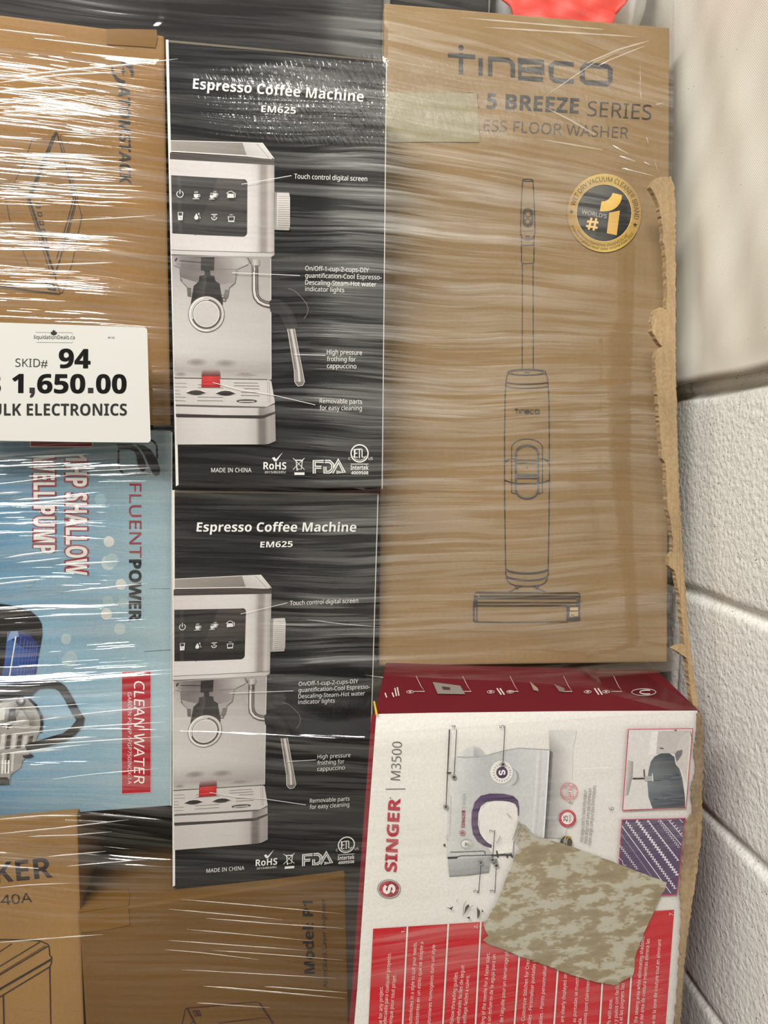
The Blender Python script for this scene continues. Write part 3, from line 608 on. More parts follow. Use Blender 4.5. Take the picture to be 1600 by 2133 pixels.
    a.text('C', (725.4, 957.5), (729.6, 957.5), 5.4, WH, .01); a.text('US', (766.6, 957.5), (775.6, 957.5), 5.4, WH, .01); a.line([(730, 966.4), (766.5, 966.4)], 1.3, WH)
    a.text('Intertek', (729.6, 978.2), (766.8, 978.2), 9, WH, .018); a.text('4009508', (730.8, 987.8), (766.4, 987.8), 6.6, WH, .018)
    a.build('certification_mark', E1, INKG)
espresso_art(E1)
E2 = empty('coffee_machine_carton', FR['E2'].M)
tag(E2, 'black coffee machine carton, lower of the two, standing on the dark brown carton', 'carton', 'black coffee machine cartons')
for ch in list(E1.children):
    c = ch.copy(); S.collection.objects.link(c); c.parent = E2; c.matrix_parent_inverse.identity()

# ---- T: floor washer carton, upper right ------------------------------------------------------------
T, f, b = carton('T', 'floor_washer_carton', KR_T, .20, (-.115, .99, 0), 'tall kraft carton with an upright floor washer drawing and a gold badge', 'carton')
TK = (44, 44, 46)
def loops(a, P, ww, col):                    # the rounded square letters of the maker's name; P maps letter units to the photo
    for pts, cl in ((((25, 44), (25, 0)), 0), (((-2, 38), (55, 38)), 0), (((66, 36), (66, 0)), 0), (((86, 0), (86, 36), (124, 36), (133, 28), (133, 0)), 0), (((196, 0), (148, 0), (148, 36), (196, 36), (196, 18), (150, 18)), 0), (((260, 36), (220, 36), (213, 30), (213, 6), (220, 0), (260, 0)), 0), (((284, 36), (330, 36), (336, 30), (336, 6), (330, 0), (284, 0), (278, 6), (278, 30)), 1)):
        a.line([P(x, y) for x, y in pts], ww, col, closed=bool(cl))
    c = P(25, 55); a.ell(c, ww*.62, ww*.62, col, 16)
a = Art(FR['T'])
loops(a, lambda x, y: (935+x, 153+x*.066-y), 9, TK)
a.build('maker_lettering', T)
a = Art(FR['T'])
a.text('R 5 BREEZE', (973, 223), (1205, 236.4), 31, TK, .022); a.text('SERIES', (1223, 241.5), (1356, 250), 31, TK, -.004); a.text('CORDLESS FLOOR WASHER', (900, 266.5), (1308, 288.6), 23, (70, 66, 64), -.006)
a.build('series_lettering', T)
a = Art(FR['T']); a.i = 30
a.poly([(806, 194), (900, 195), (993, 194), (996, 240), (999, 297), (900, 296), (806, 297)], (136, 125, 92)); a.build('greenish_label', T, None, 'greenish blank label stuck over the lettering')
a = Art(FR['T']); VK = (48, 46, 46)
def sym(pts): return [(2198-x, y) for x, y in pts]
CXv = 1099.2
a.line(arc((CXv, 375.5), 10.6, 2.4, 0, 360, 24), 1.7, VK)
for sd in (-1, 1):
    q = lambda *p: [(CXv+sd*x, y) for x, y in p]
    a.line(q((10.6, 375.5), (12, 395), (13.4, 425), (14.6, 470), (15, 484), (13, 494)), 2.4, VK); a.line(q((13, 490), (13, 545), (11.5, 548)), 2.2, VK); a.line(q((11, 549), (11.3, 640), (11.5, 771)), 2.0, VK)
a.line(arc((CXv, 546.5), 13, 2.6, 180, 360, 16), 1.8, VK); a.line(arc((CXv, 478.5), 14.4, 3, 180, 360, 16), 1.4, (96, 92, 90)); a.line(arc((CXv, 490), 13.6, 10, 180, 360, 20), 2.0, VK); a.line(arc((CXv-.4, 495), 4.4, 2.6, 0, 360, 20), 1.4, VK); a.line(arc((CXv, 509), 13, 2.2, 180, 360, 12), 2.0, VK)
a.line(arc((CXv, 445), 9, 10, 0, 180, 16)+arc((CXv, 461.5), 9, 10, 180, 360, 16), 3.4, VK, closed=True); a.ring((CXv+.4, 445.6), 5.6, 6, 1.6, VK); a.ring((CXv, 461.4), 5.6, 6, 1.6, VK)
cx = 1097.4
a.line(arc((cx, 775.5), 40, 6.2, 0, 360, 40), 1.8, VK); a.line(arc((cx, 776), 34, 5, 0, 360, 40), 1.2, VK); a.ell((cx, 775.5), 6.5, 1.6, (96, 92, 88), 16)
for sd in (-1, 1):
    q = lambda *p: [(cx+sd*x, y) for x, y in p]
    a.line(q((38, 774), (42.5, 786), (44, 800), (45.6, 830), (46.5, 900), (46.6, 1000), (46.2, 1060), (45.2, 1130), (44.2, 1180), (44.2, 1196), (41, 1208), (37, 1214), (26, 1219), (0, 1221.6)), 2.1, VK)
    a.line(q((39, 1233), (20, 1224), (11, 1221.6)), 1.6, VK); a.line(q((19, 1220), (23.4, 1220), (23.4, 1227), (19, 1227)), 1.5, VK, closed=True)
    a.line(q((46.6, 959), (41, 958), (33, 955), (24, 957)), 1.6, VK); a.line(q((46.6, 966), (43, 961), (37, 957.5)), 1.4, VK); a.line(q((46.4, 1000), (36, 1004), (24, 1006.5)), 2, VK)
    a.line(q((32, 918+10), (32, 1026), (24, 1028.5)), 1.6, VK)
for y, w in ((795, 1.9), (803.5, 1.9)): a.line(arc((cx, y), 43.6, 5, 180, 360, 30), w, VK)
a.line(arc((cx, 933), 32, 19, 0, 180, 24), 1.6, (80, 78, 76))
oval = arc((cx, 946), 23.6, 19, 0, 180, 24)+arc((cx, 1020), 23.6, 18.5, 180, 360, 24)
a.line(oval, 3.0, (74, 74, 74), closed=True); a.line([(cx+(x-cx)*.89, 983+(y-983)*.965) for x, y in oval], 1.1, (110, 108, 106), closed=True)
for y, w in ((958, 1.6), (965, 1.8), (996, 2.2), (1007.4, 2.4)): a.line([(cx-22, y), (cx+22, y)], w, VK)
a.poly([(cx-21.6, 987.5), (cx+21.6, 986.4), (cx+21.6, 991), (cx, 992), (cx-21.6, 991.6)], (66, 72, 66)); a.poly([(cx-2.4, 972.5), (cx+2.4, 972.5), (cx, 976.5)], VK)
for y, w in ((1183.5, 3.4), (1197.5, 3.0)): a.line(arc((cx, y), 43.8, 10.5, 180, 360, 40), w, VK)
loops(a, lambda x, y: (1071.6+x*.152, 861-y*.20), 1.6, VK)
for w, p in ((2.4, ((988, 1236.5), (993, 1233.6), (1203, 1234.6), (1207.5, 1237.5))), (2.8, ((988, 1241), (1205, 1241.4))), (1.8, ((993, 1246), (1200, 1246.2))), (1.8, ((993, 1254.4), (1201, 1254.6))), (2.6, ((994, 1260.6), (1198, 1261), (1202, 1257))), (3, ((988.5, 1237), (986.4, 1262), (986.4, 1293), (992, 1294))), (2, ((992.6, 1246), (992.6, 1294.6))), (1.8, ((992, 1295), (1100, 1295.4), (1181, 1294))), (2, ((1180.6, 1294), (1180.6, 1262))), (2.6, ((1207, 1237), (1206, 1262)))): a.line(p, w, VK)
a.poly([(986, 1245), (993, 1245), (993, 1262), (986, 1262)], (56, 54, 52)); a.poly([(1181, 1262), (1207.5, 1261), (1207.5, 1291.5), (1181, 1293)], (58, 56, 54)); a.poly([(1186.5, 1265), (1203.5, 1264.6), (1203.5, 1271), (1186.5, 1271.4)], (190, 162, 118)); a.poly([(1185.5, 1274), (1203.5, 1273.6), (1203.5, 1283), (1185.5, 1285)], (182, 152, 106)); a.ring((1192, 1284), 3, 4, 1.3, VK, 0, 180); a.poly([(1201, 1246), (1207.5, 1246), (1207, 1260), (1201, 1260)], (70, 66, 62)); a.line([(986.4, 1238), (996, 1238), (997, 1244)], 1.2, (190, 162, 118))
a.build('floor_washer_drawing', T)
a = Art(FR['T'], .0012); zb = Z(1160, 340, 8); GC = (1258.1, 444.5); GO = (206, 168, 82)
pts = arc(GC, 77, 81.5, 0, 360, 72)
a.gpoly(pts[:-1], [mixc((214, 184, 92), (160, 122, 66), abs(math.cos(math.radians(i*5-10)))**1.2) for i in range(72)])
a.ell(GC, 58, 60, (236, 200, 120)); a.ell((1257.7, 444.3), 57, 59.2, (33, 35, 35))
a.poly(zb((925, 502), (1000, 518), (1080, 540), (1070, 612), (1045, 670), (1005, 725), (960, 762), (905, 790), (850, 804), (780, 808), (710, 808), (738, 645), (800, 640), (850, 612), (895, 566)), (226, 186, 92)); a.poly(zb((868, 832), (1045, 795), (990, 1208), (825, 1172)), (216, 172, 92))
a.text("WORLD'S", (1211, 446), (1262, 456), 8.6, (206, 206, 200), -.012)
GH = (232, 192, 120)
for p in (((1231.5, 454.5), (1225.5, 479)), ((1241.5, 455.5), (1235.5, 481)), ((1222, 462), (1246, 464.5)), ((1220, 471.5), (1244, 475.5))): a.line(p, 4.4, GH)
def onarc(a0, a1, r, inside=False):
    def f_(t, y):
        an = math.radians(a0+(a1-a0)*t); rr = r-y if inside else r+y
        return (GC[0]+rr*math.cos(an), GC[1]-rr*1.045*math.sin(an))
    return f_
a.text('WET DRY VACUUM CLEANER BRAND', (0, 0), (1, 0), 9.6, (40, 33, 24), .004, fn=onarc(167, -11, 62.5)); a.text('Euromonitor International (Shanghai) Co., Ltd.', (0, 0), (1, 0), 5.2, (70, 54, 34), 0, fn=onarc(212, 318, 66.5, True)); a.text('in terms of global retail sales volume from 2022', (0, 0), (1, 0), 5.2, (70, 54, 34), 0, fn=onarc(200, 326, 73.5, True))
for c in ((1189.4, 442), (1322, 469.4)): a.poly([(c[0]+(5.4 if i % 2 == 0 else 2.3)*math.sin(math.pi*i/5), c[1]-(5.4 if i % 2 == 0 else 2.3)*math.cos(math.pi*i/5)) for i in range(10)], (48, 42, 34))
a.build('gold_badge', T, INKG, 'round gold and black award badge')

# ---- S: sewing machine carton, lower right ----------------------------------------------------------
SD = (.06, 1, 0)
Sg, f, b = carton('S', 'sewing_machine_carton', REDB, .33, SD, 'white and red sewing machine carton with a big torn brown patch, lower right', 'carton', floor=True)
FS = FR['S']
a = Art(FS); PW = (226, 223, 217); RD = (190, 14, 30)
a.gpoly([(783, 1487), (900, 1484.5), (1100, 1482), (1180, 1481), (1300, 1480.5), (1453, 1480), (1447, 1700), (1432, 1900), (1412, 2133), (1395, 2360), (717, 2360), (743, 2060), (765, 1730)], [PW, PW, (206, 203, 201), (196, 194, 193), (212, 209, 207), (220, 216, 212), (220, 216, 212), (216, 212, 208), (216, 212, 208), (216, 212, 208), PW, PW, PW])
a.poly([(774, 1488), (784, 1486), (766, 1730), (744, 2060), (718, 2360), (706, 2360), (733, 2060), (756, 1730)], (120, 12, 28))
a.build('front_panel', Sg, None, 'white printed front panel with a dark red left edge')
a = Art(FS, .0012)
a.poly([(776.8, 1933), (1003.7, 1918.7), (1403, 1893.6), (1385.3, 2133), (1368, 2360), (756, 2360)], RD)
for p in (((848, 1928.6), (838, 2133), (827, 2360)), ((933, 1923.4), (921.7, 2133), (910, 2360)), ((1000.7, 1919), (989.5, 2133), (978, 2360)), ((1086, 1913.6), (1070.5, 2133), (1054, 2360)), ((1168, 1908.4), (1153, 2133), (1136, 2360)), ((1262, 1902.6), (1248, 2133), (1232, 2360)), ((1322, 1898.8), (1306.8, 2133), (1290, 2360))):
    a.line(p, 3.4, (226, 220, 216)); a.line([(x-2.4, y) for x, y in p], .9, (110, 8, 24))
WT_ = (238, 214, 212)
for t, p0, p1 in (('ue for any project.', (795, 2133), (796.8, 2052.5)), ('adecuada para cualquier proyecto.', (804, 2133), (813.5, 1983)), ('hnique pour tout projet.', (816, 2133), (824, 2028)), ('buttonholes in a style to suit your needs.', (857, 2133), (867.5, 1960.5)), ('nsistentes en un estilo que se adapte a', (870.5, 2133), (881, 1960)), ('utonnières homogènes dans un style', (895.5, 2133), (906, 1966)),
                  ('-follow threading guides.', (943, 2133), (952.5, 2022)), ('enhebrado fáciles de seguir.', (956.5, 2129), (966.5, 2006)), ('enfilage faciles à suivre.', (969.5, 2129), (976.8, 2029)), ('ding of the needle for a faster start.', (1007.5, 2133), (1019.3, 1982.5)), ('o sin esfuerzo de la aguja para un', (1020.5, 2133), (1031.5, 1986)), ("t de l'aiguille pour un démarrage plu", (1046, 2133), (1057.8, 1976)),
                  ('- Customize Stitches for Creat', (1091, 2130), (1102, 1992.5)), ('ables - Personalizar puntadas p', (1104, 2133), (1115, 1997.5)), ('lables - Points personnalisab', (1127.5, 2133), (1137.5, 2006)), ('are clearly displayed on t', (1172.6, 2127), (1180, 2019.5)), ('as puntadas se muestra', (1197.6, 2127), (1204.5, 2026)), ('ada.', (1209, 2133), (1210, 2117)), ('points sont clairement', (1219.7, 2133), (1227, 2037)),
                  ('ffs with ease.', (1269.5, 2133), (1274, 2078)), ('e y puños con facilid', (1283.5, 2133), (1288, 2045.5)), ('ts et les poignets faci', (1294.5, 2133), (1299, 2045.5)), ('f the sewing area while eliminating shadows.', (1325, 2133), (1340.5, 1948)), ('ra del área de costura mientras elimina las', (1336.8, 2133), (1351.5, 1953)), ('ée de la zone de couture tout en éliminant', (1362, 2133), (1375.3, 1954.5))):
    a.text(t, p0, p1, 7.2, WT_, .004, up=(-1, 0))
for t, x, y in (('1.', 842.5, 1941), ('2.', 993.5, 1932), ('7.', 1399.5, 1905.5)): a.text(t, (x, y), (x+.3, y-9), 7.4, WT_, 0, up=(-1, 0))
a.build('red_text_panel', Sg)
a = Art(FS, .0012)
a.text('SINGER', (825, 1815), (833.2, 1662), 24, (172, 22, 46), .03, up=(-1, -.05)); a.line([(802.6, 1642.6), (844, 1642)], 1.5, (90, 88, 86)); a.text('M3500', (833, 1624), (837, 1544.6), 20, (44, 44, 46), -.012, up=(-1, -.05)); a.ring((812.5, 1661), 1, 1, .9, (172, 22, 46))
a.build('maker_lettering', Sg)
a = Art(FS, .0012); c = (810, 1850.5)
a.ell(c, 24.2, 20, (120, 118, 118)); a.ell(c, 22.6, 18.6, (196, 192, 190)); a.ell(c, 21, 17.2, (140, 16, 36)); a.strip(arc(c, 20, 16.4, 90, 270, 20), arc(c, 6, 14, 90, 270, 20), [(186, 70, 80)]*21, [(160, 20, 42)]*21)
def esse(a, c, s, col, w):
    q = [(-.55, -.62), (-.85, -.15), (-.80, .35), (-.45, .62), (-.10, .45), (.02, 0), (.12, -.45), (.45, -.64), (.80, -.35), (.86, .15), (.58, .62)]
    P = []
    for i in range(len(q)-1):
        p0, p1, p2, p3 = q[max(i-1, 0)], q[i], q[i+1], q[min(i+2, len(q)-1)]
        for t in (0, .25, .5, .75):
            P.append(tuple(.5*((2*p1[k])+(-p0[k]+p2[k])*t+(2*p0[k]-5*p1[k]+4*p2[k]-p3[k])*t*t+(-p0[k]+3*p1[k]-3*p2[k]+p3[k])*t**3) for k in (0, 1)))
    P.append(q[-1]); a.line([(c[0]+x*s, c[1]+y*s) for x, y in P], w, col)
esse(a, c, 11.5, (236, 230, 228), 6)
a.build('round_emblem', Sg)
# machine picture
a = Art(FS, .0012); z9 = Z(980, 1480, 5); z7 = Z(780, 1480, 5.077)
a.strip([(1143, 1520), (1144, 1562), (1139, 1650), (1132, 1745)], [(1200, 1520), (1192, 1562), (1190, 1650), (1176, 1745)], [(200, 198, 197), (150, 147, 147), (120, 117, 117), (110, 107, 107)], [(216, 213, 211)]*4)
a.strip([(1144, 1562), (1139, 1650), (1132, 1745)], [(1151, 1566), (1146, 1650), (1139, 1745)], [(46, 44, 46)]*3, [(120, 117, 117)]*3)
LG = (208, 209, 208)
xs_ = [935, 960, 985, 1010, 1040, 1080, 1143]
a.gpoly([(952, 1575), (963, 1574), (1009, 1573), (1046, 1563), (1080, 1557), (1143, 1560.5), (1136, 1650), (1131, 1745), (1100, 1736), (1078, 1722), (1070, 1745), (1066, 1775), (1024, 1779), (1018, 1815), (935, 1824.5), (931, 1771), (935, 1652), (942, 1578)], [(196, 197, 198), (190, 191, 192), (178, 180, 182), (186, 187, 189), (196, 196, 198), (206, 206, 207), (202, 202, 203), (196, 196, 197), (200, 200, 200), (205, 205, 205), (205, 205, 204), (205, 205, 204), (184, 184, 184), (150, 150, 152), (150, 150, 152), (206, 206, 205), (214, 213, 211), (212, 212, 211)])
a.gpoly([(933, 1790), (1021, 1782), (1018, 1815), (935, 1824.5)], [(176, 176, 177), (164, 164, 165), (136, 136, 138), (146, 146, 148)]); a.line([(935, 1824), (975, 1821), (1018, 1815)], 2, (120, 120, 122))
a.strip([(1118, 1562), (1113, 1650), (1106, 1740)], [(1128, 1562), (1123, 1650), (1116, 1742)], [(216, 216, 217)]*3, [(184, 184, 186)]*3); a.line([(1142, 1563), (1137, 1650), (1131, 1743)], 3.4, (222, 222, 223))
a.line([(952, 1575.5), (968, 1577), (990, 1576), (1012, 1573), (1046, 1563.5), (1080, 1557.5), (1110, 1559), (1143, 1561)], 1.6, (150, 150, 152))
a.strip(arc((986, 1574), 23, 20, 180, 90, 10), [(986, 1574)]*11, [(206, 206, 206)]*11, [(196, 196, 197)]*11); a.strip(arc((986, 1574), 23, 20, 90, 0, 10), [(986, 1574)]*11, [(190, 190, 191)]*11, [(160, 161, 163)]*11)
a.poly([(996, 1700), (1000, 1681), (1015, 1671), (1030, 1668), (1060, 1669), (1074, 1677), (1077, 1700), (1076, 1722), (1070, 1745), (1066, 1774), (1026, 1779), (1012, 1758), (1000, 1740)], (229, 226, 221))
oc = z9((500, 1090), (505, 1010), (490, 930), (440, 882), (340, 860), (200, 858), (100, 882), (36, 950), (7, 1060), (5, 1180), (20, 1280), (70, 1360), (140, 1405), (212, 1427)); ic = z9((482, 1090), (478, 1015), (455, 970), (400, 948), (330, 938), (240, 938), (160, 950), (105, 990), (78, 1060), (72, 1180), (98, 1275), (135, 1330), (175, 1368), (220, 1393))
a.strip(oc, ic, [(64, 32, 82)]*4+[(80, 50, 98)]*5+[(64, 32, 82)]*5, [(52, 26, 70)]*14)
a.line([(p[0]+.6, p[1]) for p in ic], 1.0, (236, 232, 230))
a.strip(arc((1058, 1616), 18, 20, 90, -90, 12), arc((1075, 1620), 8, 14, 90, -90, 12), [(130, 128, 128)]*13, [(192, 191, 190)]*13)
c = (1044.5, 1608); a.ell(c, 24.5, 24.5, (176, 175, 174)); a.ell((1043.5, 1607), 23.4, 23.6, (226, 223, 218)); a.ell(c, 12, 12, (58, 26, 66)); esse(a, c, 6.6, (236, 232, 232), 3)
for q in range(20):
    an = math.radians(q*18); r0, r1 = 15.5, 19.5
    a.line([(c[0]+r0*math.cos(an), c[1]+r0*math.sin(an)), (c[0]+r1*math.cos(an), c[1]+r1*math.sin(an))], 1.5, (150, 147, 143))
a.line([(931, 1784.6), (953, 1782.4), (960, 1780.4), (985, 1780), (1023, 1779)], 1.4, (40, 40, 42)); a.poly([(931, 1783), (954, 1782), (950, 1786.5), (931, 1787)], (30, 30, 32)); a.line([(937, 1773), (990, 1771.4), (1004, 1770.6), (1009, 1772), (1009.5, 1780)], 1.3, (70, 70, 72)); a.line([(1022, 1779.6), (1050, 1778.6), (1066, 1779)], 3.0, (36, 36, 38))
for p in (((1033, 1770), (1036, 1784)), ((1056, 1778), (1055, 1785)), ((1062, 1776), (1066, 1784))): a.line(p, 3.4, (46, 46, 48))
a.poly([(1022, 1788), (1034, 1786), (1036, 1797), (1024, 1797)], (120, 120, 122)); a.line([(1069, 1750), (1068, 1782)], 1.0, (80, 80, 82))
a.ring(z7((970, 1400))[0], 13, 10, 1.2, (176, 175, 173)); a.ell(z7((955, 1400))[0], 8, 7.5, (226, 223, 219)); a.strip(z7((950, 1385), (950, 1425)), z7((1010, 1392), (1010, 1420)), [(110, 108, 106)]*2, [(190, 188, 185)]*2)
a.poly(z7((724, 1400), (745, 1400), (745, 1428), (724, 1428)), (24, 24, 26)); a.poly([(929, 1606.4), (940, 1606.6), (936, 1610), (929, 1610)], (24, 24, 26)); a.line([(938, 1655), (935.5, 1740)], .9, (176, 175, 173)); a.ring((932.5, 1742), 4, 6, .9, (170, 169, 168), 90, 270)
a.text('SINGER', (966.8, 1722.6), (968, 1685), 7, (150, 20, 42), .024, up=(-1, -.04)); a.text('M3500', (968.4, 1674), (969.4, 1651), 6.6, (150, 150, 152), -.01, up=(-1, -.04)); a.line([(960.5, 1680), (970, 1679.7)], .8, (140, 140, 142))
c = z7((925, 1285))[0]; a.ell(c, 6, 5.4, (130, 20, 42)); a.ring(c, 4, 3.6, .9, (220, 200, 200))
a.build('sewing_machine_picture', Sg)
a = Art(FS, .0032); CB = (40, 40, 42)
for ln, dots, (t, x, y) in ((((943.5, 1616), (948.8, 1517.6), (934.2, 1517.2), (926.8, 1677)), ((943.8, 1616), (926.7, 1677.6)), ('4', 947.4, 1514.4)), (((1045, 1588), (1049, 1509)), ((1045, 1589.6),), ('5', 1047, 1514.4)), (((1023, 1788), (1028, 1725)), ((1023.6, 1788),), ('7', 1026, 1731)),
                            (((999.4, 1793), (994.4, 1856)), ((999.4, 1793.4),), ('2', 993.2, 1856)), (((1031, 1799), (1028, 1855)), ((1031.4, 1799),), ('3', 1026.4, 1855.6)), (None, (), ('6', 1274.5, 1684.5))):
    if ln: a.line(ln, 1.5, CB)
    for c in dots: a.ell(c, 5.2, 5.2, CB); a.ring(c, 3.8, 3.8, .9, (206, 204, 200))
    a.text(t, (x, y), (x+.3, y-6.2), 9.2, CB, .004, up=(-1, -.04)); a.build('numbered_callout' if ln else 'picture_number', Sg)
for t, p0, p1 in (('Visit singer.com for more information', (1211, 1751), (1219, 1643)), ('Visita singer.com para más información', (1219.2, 1754), (1228.6, 1639)), ('Visitez singer.com pour plus d’informations', (1227.4, 1758), (1238, 1633.6))): a.text(t, p0, p1, 7.2, (52, 50, 50), .002, up=(-1, -.04))
a.build('website_lettering', Sg)
a = Art(FS, .0032); c = (1182.3, 1646)
a.ring(c, 18.2, 18.2, .9, (196, 50, 66)); a.ring(c, 13, 13, .9, (196, 50, 66), 40, 140); a.ring(c, 13, 13, .9, (196, 50, 66), 220, 320)
a.poly([(1180, 1668), (1189, 1668), (1189, 1626), (1180, 1626)], (214, 210, 207)); a.text('HEAVY DUTY', (1187.8, 1667.4), (1188.2, 1626.6), 7.4, (186, 26, 48), .018, up=(-1, 0))
def on2(c, a0, a1, r): return lambda t, y: (c[0]+(r+y)*math.cos(math.radians(a0+(a1-a0)*t)), c[1]-(r+y)*math.sin(math.radians(a0+(a1-a0)*t)))
a.text('SUPER TALON', (0, 0), (1, 0), 3.2, (196, 50, 66), 0, fn=on2(c, 240, 120, 14.2)); a.text('METAL FRAME', (0, 0), (1, 0), 3.2, (196, 50, 66), 0, fn=on2(c, 60, -60, 14.2)); a.build('seal_mark', Sg)
c = (1179, 1701.4); a.ell(c, 18, 18, (178, 24, 46)); a.ell(c, 12.6, 12.6, (228, 222, 219)); a.ring(c, 15.4, 15.4, .8, (216, 120, 130), 20, 160); a.ring(c, 15.4, 15.4, .8, (216, 120, 130), 200, 340)
a.text('25', (1178.6, 1708), (1179, 1695.4), 8.4, (70, 24, 40), .016, up=(-1, 0)); a.text('YEARS', (1186.6, 1709.5), (1187, 1693.5), 5.4, (150, 24, 46), 0, up=(-1, 0)); a.build('seal_mark', Sg)
c = (1176, 1752); a.ell(c, 13.5, 14.5, (38, 36, 34)); a.ring((1184, 1752), 7, 12, 1.8, (176, 142, 70), 60, 200); a.ring((1181, 1750), 9, 12, 1.4, (206, 178, 110), 60, 200); a.ring(c, 13, 14, 1.2, (176, 142, 70)); a.poly([(1170, 1746), (1176, 1742), (1176, 1752), (1171, 1754)], (140, 136, 128))
a.build('seal_mark', Sg)
a = Art(FS, .0032); z8 = Z(1080, 1340, 3.81)
a.poly(z8((856, 672), (1370, 666), (1317, 1297), (810, 1317)), (190, 40, 72)); a.poly(z8((863, 678), (1363, 672), (1311, 1291), (817, 1310)), (212, 207, 205))
a.poly(z8((1090, 690), (1340, 680), (1330, 860), (1280, 840), (1225, 870), (1080, 870)), (186, 178, 177)); a.poly(z8((1040, 690), (1095, 690), (1075, 870), (1015, 880)), (222, 219, 217))
a.strip(z8((850, 915), (840, 1050), (828, 1205)), z8((897, 930), (893, 1040), (860, 1190)), [(196, 193, 190)]*3, [(140, 137, 135)]*3)
a.poly(z8((1225, 870), (1270, 740), (1345, 690), (1318, 1100), (1280, 1000), (1235, 940)), (196, 188, 184))
a.gpoly(z8((1018, 1000), (1035, 930), (1065, 890), (1115, 864), (1180, 862), (1222, 892), (1232, 950), (1262, 985), (1285, 1060), (1305, 1200), (1308, 1292), (1050, 1300), (1018, 1210), (1008, 1090)), [(92, 102, 110), (70, 78, 88), (62, 70, 80), (60, 66, 76), (62, 70, 80), (52, 58, 66), (50, 56, 64), (70, 78, 84), (96, 104, 110), (60, 68, 76), (40, 46, 54), (70, 80, 90), (86, 96, 106), (112, 120, 126)])
for q in range(26):
    yy = random.uniform(1000, 1280); xx = random.uniform(1020, 1200); l = random.uniform(40, 120); a.line(z8((xx, yy), (xx+l, yy+random.uniform(-6, 6))), random.uniform(.6, 1.6), random.choice(((110, 122, 132), (52, 60, 70), (96, 108, 118))))
a.poly(z8((1225, 870), (1240, 845), (1285, 835), (1280, 870), (1240, 930)), (104, 100, 100)); a.line(z8((890, 1060), (990, 1058)), 4.4, (46, 44, 44)); a.line(z8((890, 1054), (990, 1052)), 1.4, (190, 188, 186)); a.poly(z8((985, 1045), (1050, 1040), (1052, 1080), (985, 1082)), (168, 168, 170)); a.line(z8((980, 990), (984, 1050)), 2.6, (50, 48, 48)); a.line(z8((1045, 1020), (1050, 1085)), 1.6, (226, 226, 226)); a.line(z8((1105, 820), (1135, 824)), 1.6, (40, 40, 40)); a.line(z8((1345, 685), (1363, 760)), 1.2, (90, 84, 82)); a.poly(z8((1222, 676), (1238, 676), (1238, 684), (1222, 684)), (40, 36, 36))
a.build('denim_picture', Sg)
a = Art(FS, .0032)
a.poly(z8((806, 1386), (1312, 1374), (1244, 1984), (1130, 1990), (762, 1990)), (176, 44, 78)); a.poly(z8((813, 1393), (1304, 1382), (1237, 1977), (770, 1984)), (78, 60, 94))
TH = (222, 216, 220)
def zig(p, q, n, amp, w, one=False):
    P = []; d = Vector(q)-Vector(p); nn = Vector((-d.y, d.x)).normalized()
    for i in range(n+1):
        v = Vector(p)+d*(i/n); P.append(tuple(v+nn*amp*((1 if i % 2 else -1) if not one else (1 if i % 3 == 1 else 0))))
    a.line(z8(*P), w, TH)
zig((840, 1400), (1232, 1935), 56, 9, 1.7)
a.line(z8((808, 1438), (1195, 1970)), 1.5, TH); a.line(z8((800, 1500), (1050, 1850), (1100, 1920)), .7, (190, 182, 192))
zig((918, 1395), (1246, 1832), 44, 9, 1.2); zig((930, 1395), (1250, 1822), 44, 9, 1.2); zig((924, 1395), (1248, 1828), 44, 9, 1.0)
zig((1012, 1392), (1256, 1710), 50, 11, 1.2, True); a.line(z8((1012, 1392), (1256, 1710)), 1.5, TH)
zig((1095, 1390), (1262, 1610), 26, 10, .8); a.line(z8((1110, 1390), (1278, 1590)), 1.3, TH)
a.line(z8((1172, 1388), (1284, 1520)), 1.3, TH)
for q in range(6): x0, y0 = 1184+q*17, 1402+q*20; a.line(z8((x0, y0), (x0+16, y0-12)), 1.5, TH)
zig((790, 1590), (930, 1780), 22, 9, 1.0); a.line(z8((775, 1680), (812, 1715), (815, 1740), (840, 1750)), 1.0, TH); a.line(z8((1262, 1384), (1288, 1410)), 1.2, TH)
a.build('stitch_picture', Sg)
# torn paper, torn edge, scuffs
m, n, b_ = new_mat('torn_paper'); tcn = N(n, 'ShaderNodeTexCoord'); mpp = N(n, 'ShaderNodeMapping'); mpp.inputs['Scale'].default_value = (40, 46, 92); mpp.inputs['Rotation'].default_value = (0, .06, 0); n.links.new(tcn.outputs['Object'], mpp.inputs[0])
tn = N(n, 'ShaderNodeTexNoise'); tn.inputs['Scale'].default_value = 1; tn.inputs['Detail'].default_value = 7; tn.inputs['Roughness'].default_value = .66; n.links.new(mpp.outputs[0], tn.inputs['Vector'])
rr = N(n, 'ShaderNodeValToRGB'); el = rr.color_ramp.elements; el[0].position = .38; el[0].color = lin((138, 124, 96)); el[1].position = .58; el[1].color = lin((180, 175, 158)); e2 = el.new(.50); e2.color = lin((152, 138, 110)); e3 = el.new(.525); e3.color = lin((172, 166, 147))
n.links.new(tn.outputs['Fac'], rr.inputs[0]); n.links.new(rr.outputs[0], b_.inputs['Base Color']); b_.inputs['Roughness'].default_value = .8; b_.inputs['Specular IOR Level'].default_value = .2
bp = N(n, 'ShaderNodeBump'); bp.inputs['Strength'].default_value = .3; bp.inputs['Distance'].default_value = .001; n.links.new(tn.outputs['Fac'], bp.inputs['Height']); n.links.new(bp.outputs[0], b_.inputs['Normal'])
PATCH = m
